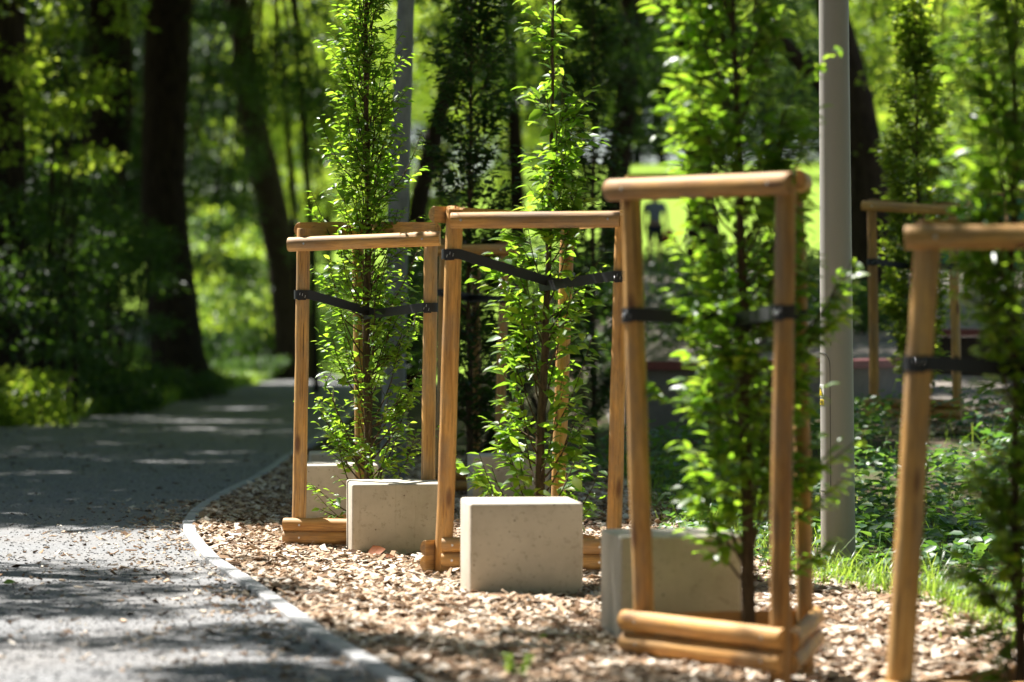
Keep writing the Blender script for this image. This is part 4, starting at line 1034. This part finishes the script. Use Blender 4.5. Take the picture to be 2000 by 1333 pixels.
def fence(label, x0, x1, Y, h, npost, zoff=0):
    root = thing('panel_fence', label, 'fence', ((x0 + x1) / 2, Y, g((x0 + x1) / 2, Y)), 'green fences in the distance')
    z = g((x0 + x1) / 2, Y) + zoff
    b = MB(); b.box((x0, Y, z + .1), (x1, Y + .03, z + h - .12)); link('panel', b.mesh('panel', False), GREENP, root)
    b = MB(); b.box((x0 - .05, Y - .08, z + h - .118), (x1 + .05, Y + .06, z + h)); link('top_rail', b.mesh('top_rail', False), TIMBER, root)
    for x in np.linspace(x0 + .1, x1 - .1, npost):
        b = MB(); b.box((x - .07, Y - .1, z - .3), (x + .07, Y - .002, z + h - .12)); link('post', b.mesh('post', False), TIMBER, root)
fence('green panel fence with timber posts behind the rightmost frames', 7.6, 11.5, 60, 1.75, 6)
fence('short green fence with one pale post far off between the trunks', -12.9, -11.4, 121, 1.5, 2)

def person():
    Y = 66.0; x = (1279 - 1000) / F * Y; z0 = g(x, Y)
    root = thing('person', 'distant person walking, in a grey top and dark shorts', 'person', (x, Y, z0))
    def skinned(name, J, E, mat, sub=1, rootj=0):
        bm = bmesh.new(); vs = [bm.verts.new(j[:3]) for j in J]
        for a, b in E: bm.edges.new((vs[a], vs[b]))
        me = bpy.data.meshes.new(name); bm.to_mesh(me); bm.free()
        o = bpy.data.objects.new(name, me); COL.objects.link(o); o.parent = root
        me.materials.append(mat)
        md = o.modifiers.new('Skin', 'SKIN'); sv = me.skin_vertices[0].data
        for i, j in enumerate(J):
            r = j[3] if len(j) == 4 else j[3:5]; sv[i].radius = (r, r) if np.isscalar(r) else r
            sv[i].use_root = i == rootj
        o.modifiers.new('Sub', 'SUBSURF').levels = sub; o.modifiers['Sub'].render_levels = sub + 1
        for p in me.polygons: p.use_smooth = True
        return o
    J = [(0, 0, .95, .13), (0, 0, 1.12, .12), (0, 0, 1.32, .14), (0, 0, 1.44, .075), (0, 0, 1.50, .055), (0, -.01, 1.58, .085), (0, -.015, 1.66, .095), (0, -.01, 1.73, .07),
         (-.09, 0, .9, .085), (-.11, -.16, .52, .058), (-.11, -.14, .12, .04), (-.11, -.2, .05, .035), (-.11, -.33, .03, .028),
         (.09, 0, .9, .085), (.11, .08, .5, .058), (.11, .3, .14, .04), (.11, .27, .05, .035), (.11, .16, .02, .028),
         (-.19, 0, 1.40, .055), (-.25, .1, 1.13, .04), (-.25, .02, .9, .03), (-.25, -.0, .83, .026),
         (.19, 0, 1.40, .055), (.25, -.08, 1.13, .04), (.26, -.2, .93, .03), (.26, -.24, .86, .026)]
    E = [(0, 1), (1, 2), (2, 3), (3, 4), (4, 5), (5, 6), (6, 7), (0, 8), (8, 9), (9, 10), (10, 11), (11, 12), (0, 13), (13, 14), (14, 15), (15, 16), (16, 17), (2, 18), (18, 19), (19, 20), (20, 21), (2, 22), (22, 23), (23, 24), (24, 25)]
    for hnd, s in ((21, -1), (25, 1)):
        hx, hy, hz = J[hnd][:3]
        for k in range(4):
            J.append((hx + s * .004, hy - .03 + k * .02, hz - .06 + .008 * abs(k - 1), .009)); E.append((hnd, len(J) - 1))
            J.append((hx - s * .01, hy - .032 + k * .02, hz - .1 + .012 * abs(k - 1), .007)); E.append((len(J) - 2, len(J) - 1))
        J.append((hx - s * .01, hy - .05, hz - .03, .009)); E.append((hnd, len(J) - 1))
    J.append((0, -.115, 1.645, .016)); E.append((6, len(J) - 1))     # nose
    skinned('body', J, E, SKIN)
    skinned('shirt', [(0, 0, .97, .155), (0, 0, 1.12, .14), (0, 0, 1.32, .16), (0, 0, 1.43, .09), (-.19, 0, 1.40, .075), (-.235, .07, 1.2, .062), (.19, 0, 1.40, .075), (.235, -.05, 1.2, .062)],
            [(0, 1), (1, 2), (2, 3), (2, 4), (4, 5), (2, 6), (6, 7)], SHIRT)
    skinned('shorts', [(0, 0, .97, .15), (-.09, 0, .89, .11), (-.11, -.13, .58, .085), (.09, 0, .89, .11), (.11, .06, .56, .085)], [(0, 1), (1, 2), (0, 3), (3, 4)], SHORTS)
    skinned('hair', [(0, .03, 1.64, .095), (0, .015, 1.72, .092), (0, .05, 1.58, .06)], [(0, 1), (0, 2)], HAIR)
    for sx, yy_, zz in ((-.11, -.25, .035), (.11, .22, .035)):
        b = MB(); b.tube([(sx, yy_ + .1, zz + .02), (sx, yy_, zz + .015), (sx, yy_ - .1, zz)], [.05, .052, .035], 10); o = link('shoe', b.mesh('shoe'), SHOE); o.parent = root
    b = MB(); b.tube([(.3, -.22, .88), (.3, -.22, .78), (.3, -.22, .55), (.3, -.22, .52)], [.02, .12, .14, .1], 14)
    o = link('carrier_bag', b.mesh('carrier_bag'), REDBAG, loc=(x, Y, z0)); tag(o, 'red bag carried by the distant walking person', 'bag')
person()

# ------------------------------------------------------------------ light, camera
w = bpy.data.worlds.new('World'); scene.world = w; w.use_nodes = True
nt = w.node_tree; bg = nt.nodes['Background']
sk = nt.nodes.new('ShaderNodeTexSky'); sk.sky_type = 'NISHITA'; sk.sun_disc = False
sk.sun_elevation = R(SUN_EL); sk.sun_rotation = R(-SUN_AZ)
nt.links.new(sk.outputs[0], bg.inputs[0]); bg.inputs[1].default_value = .05
sd = bpy.data.lights.new('sun', 'SUN'); sd.energy = 5; sd.angle = R(.53); sd.color = (1, .97, .925)
so = bpy.data.objects.new('sun', sd); COL.objects.link(so)
to_sun = Vector((-math.sin(R(SUN_AZ)) * math.cos(R(SUN_EL)), math.cos(R(SUN_AZ)) * math.cos(R(SUN_EL)), math.sin(R(SUN_EL))))
so.rotation_euler = to_sun.to_track_quat('Z', 'Y').to_euler(); so.location = (0, 0, 30)

cd = bpy.data.cameras.new('camera'); cam = bpy.data.objects.new('camera', cd); COL.objects.link(cam)
cam.location = (0, 0, CZ); cam.rotation_euler = (R(90), 0, 0)
cd.sensor_width = 36; cd.lens = F / 2000 * 36; cd.shift_y = -20.5 / 2000
cd.clip_end = 600; cd.clip_start = .1
cd.dof.use_dof = True; cd.dof.focus_distance = 16.4; cd.dof.aperture_fstop = 1.8; cd.dof.aperture_blades = 0
scene.camera = cam
scene.view_settings.view_transform = 'Standard'; scene.view_settings.look = 'None'; scene.view_settings.exposure = 1.72; scene.view_settings.gamma = 1
scene.cycles.use_denoising = True
scene.cycles.max_bounces = 10; scene.cycles.transmission_bounces = 6; scene.cycles.diffuse_bounces = 3; scene.cycles.glossy_bounces = 3
scene.cycles.sample_clamp_indirect = 6
scene.render.resolution_x = 1024; scene.render.resolution_y = 682
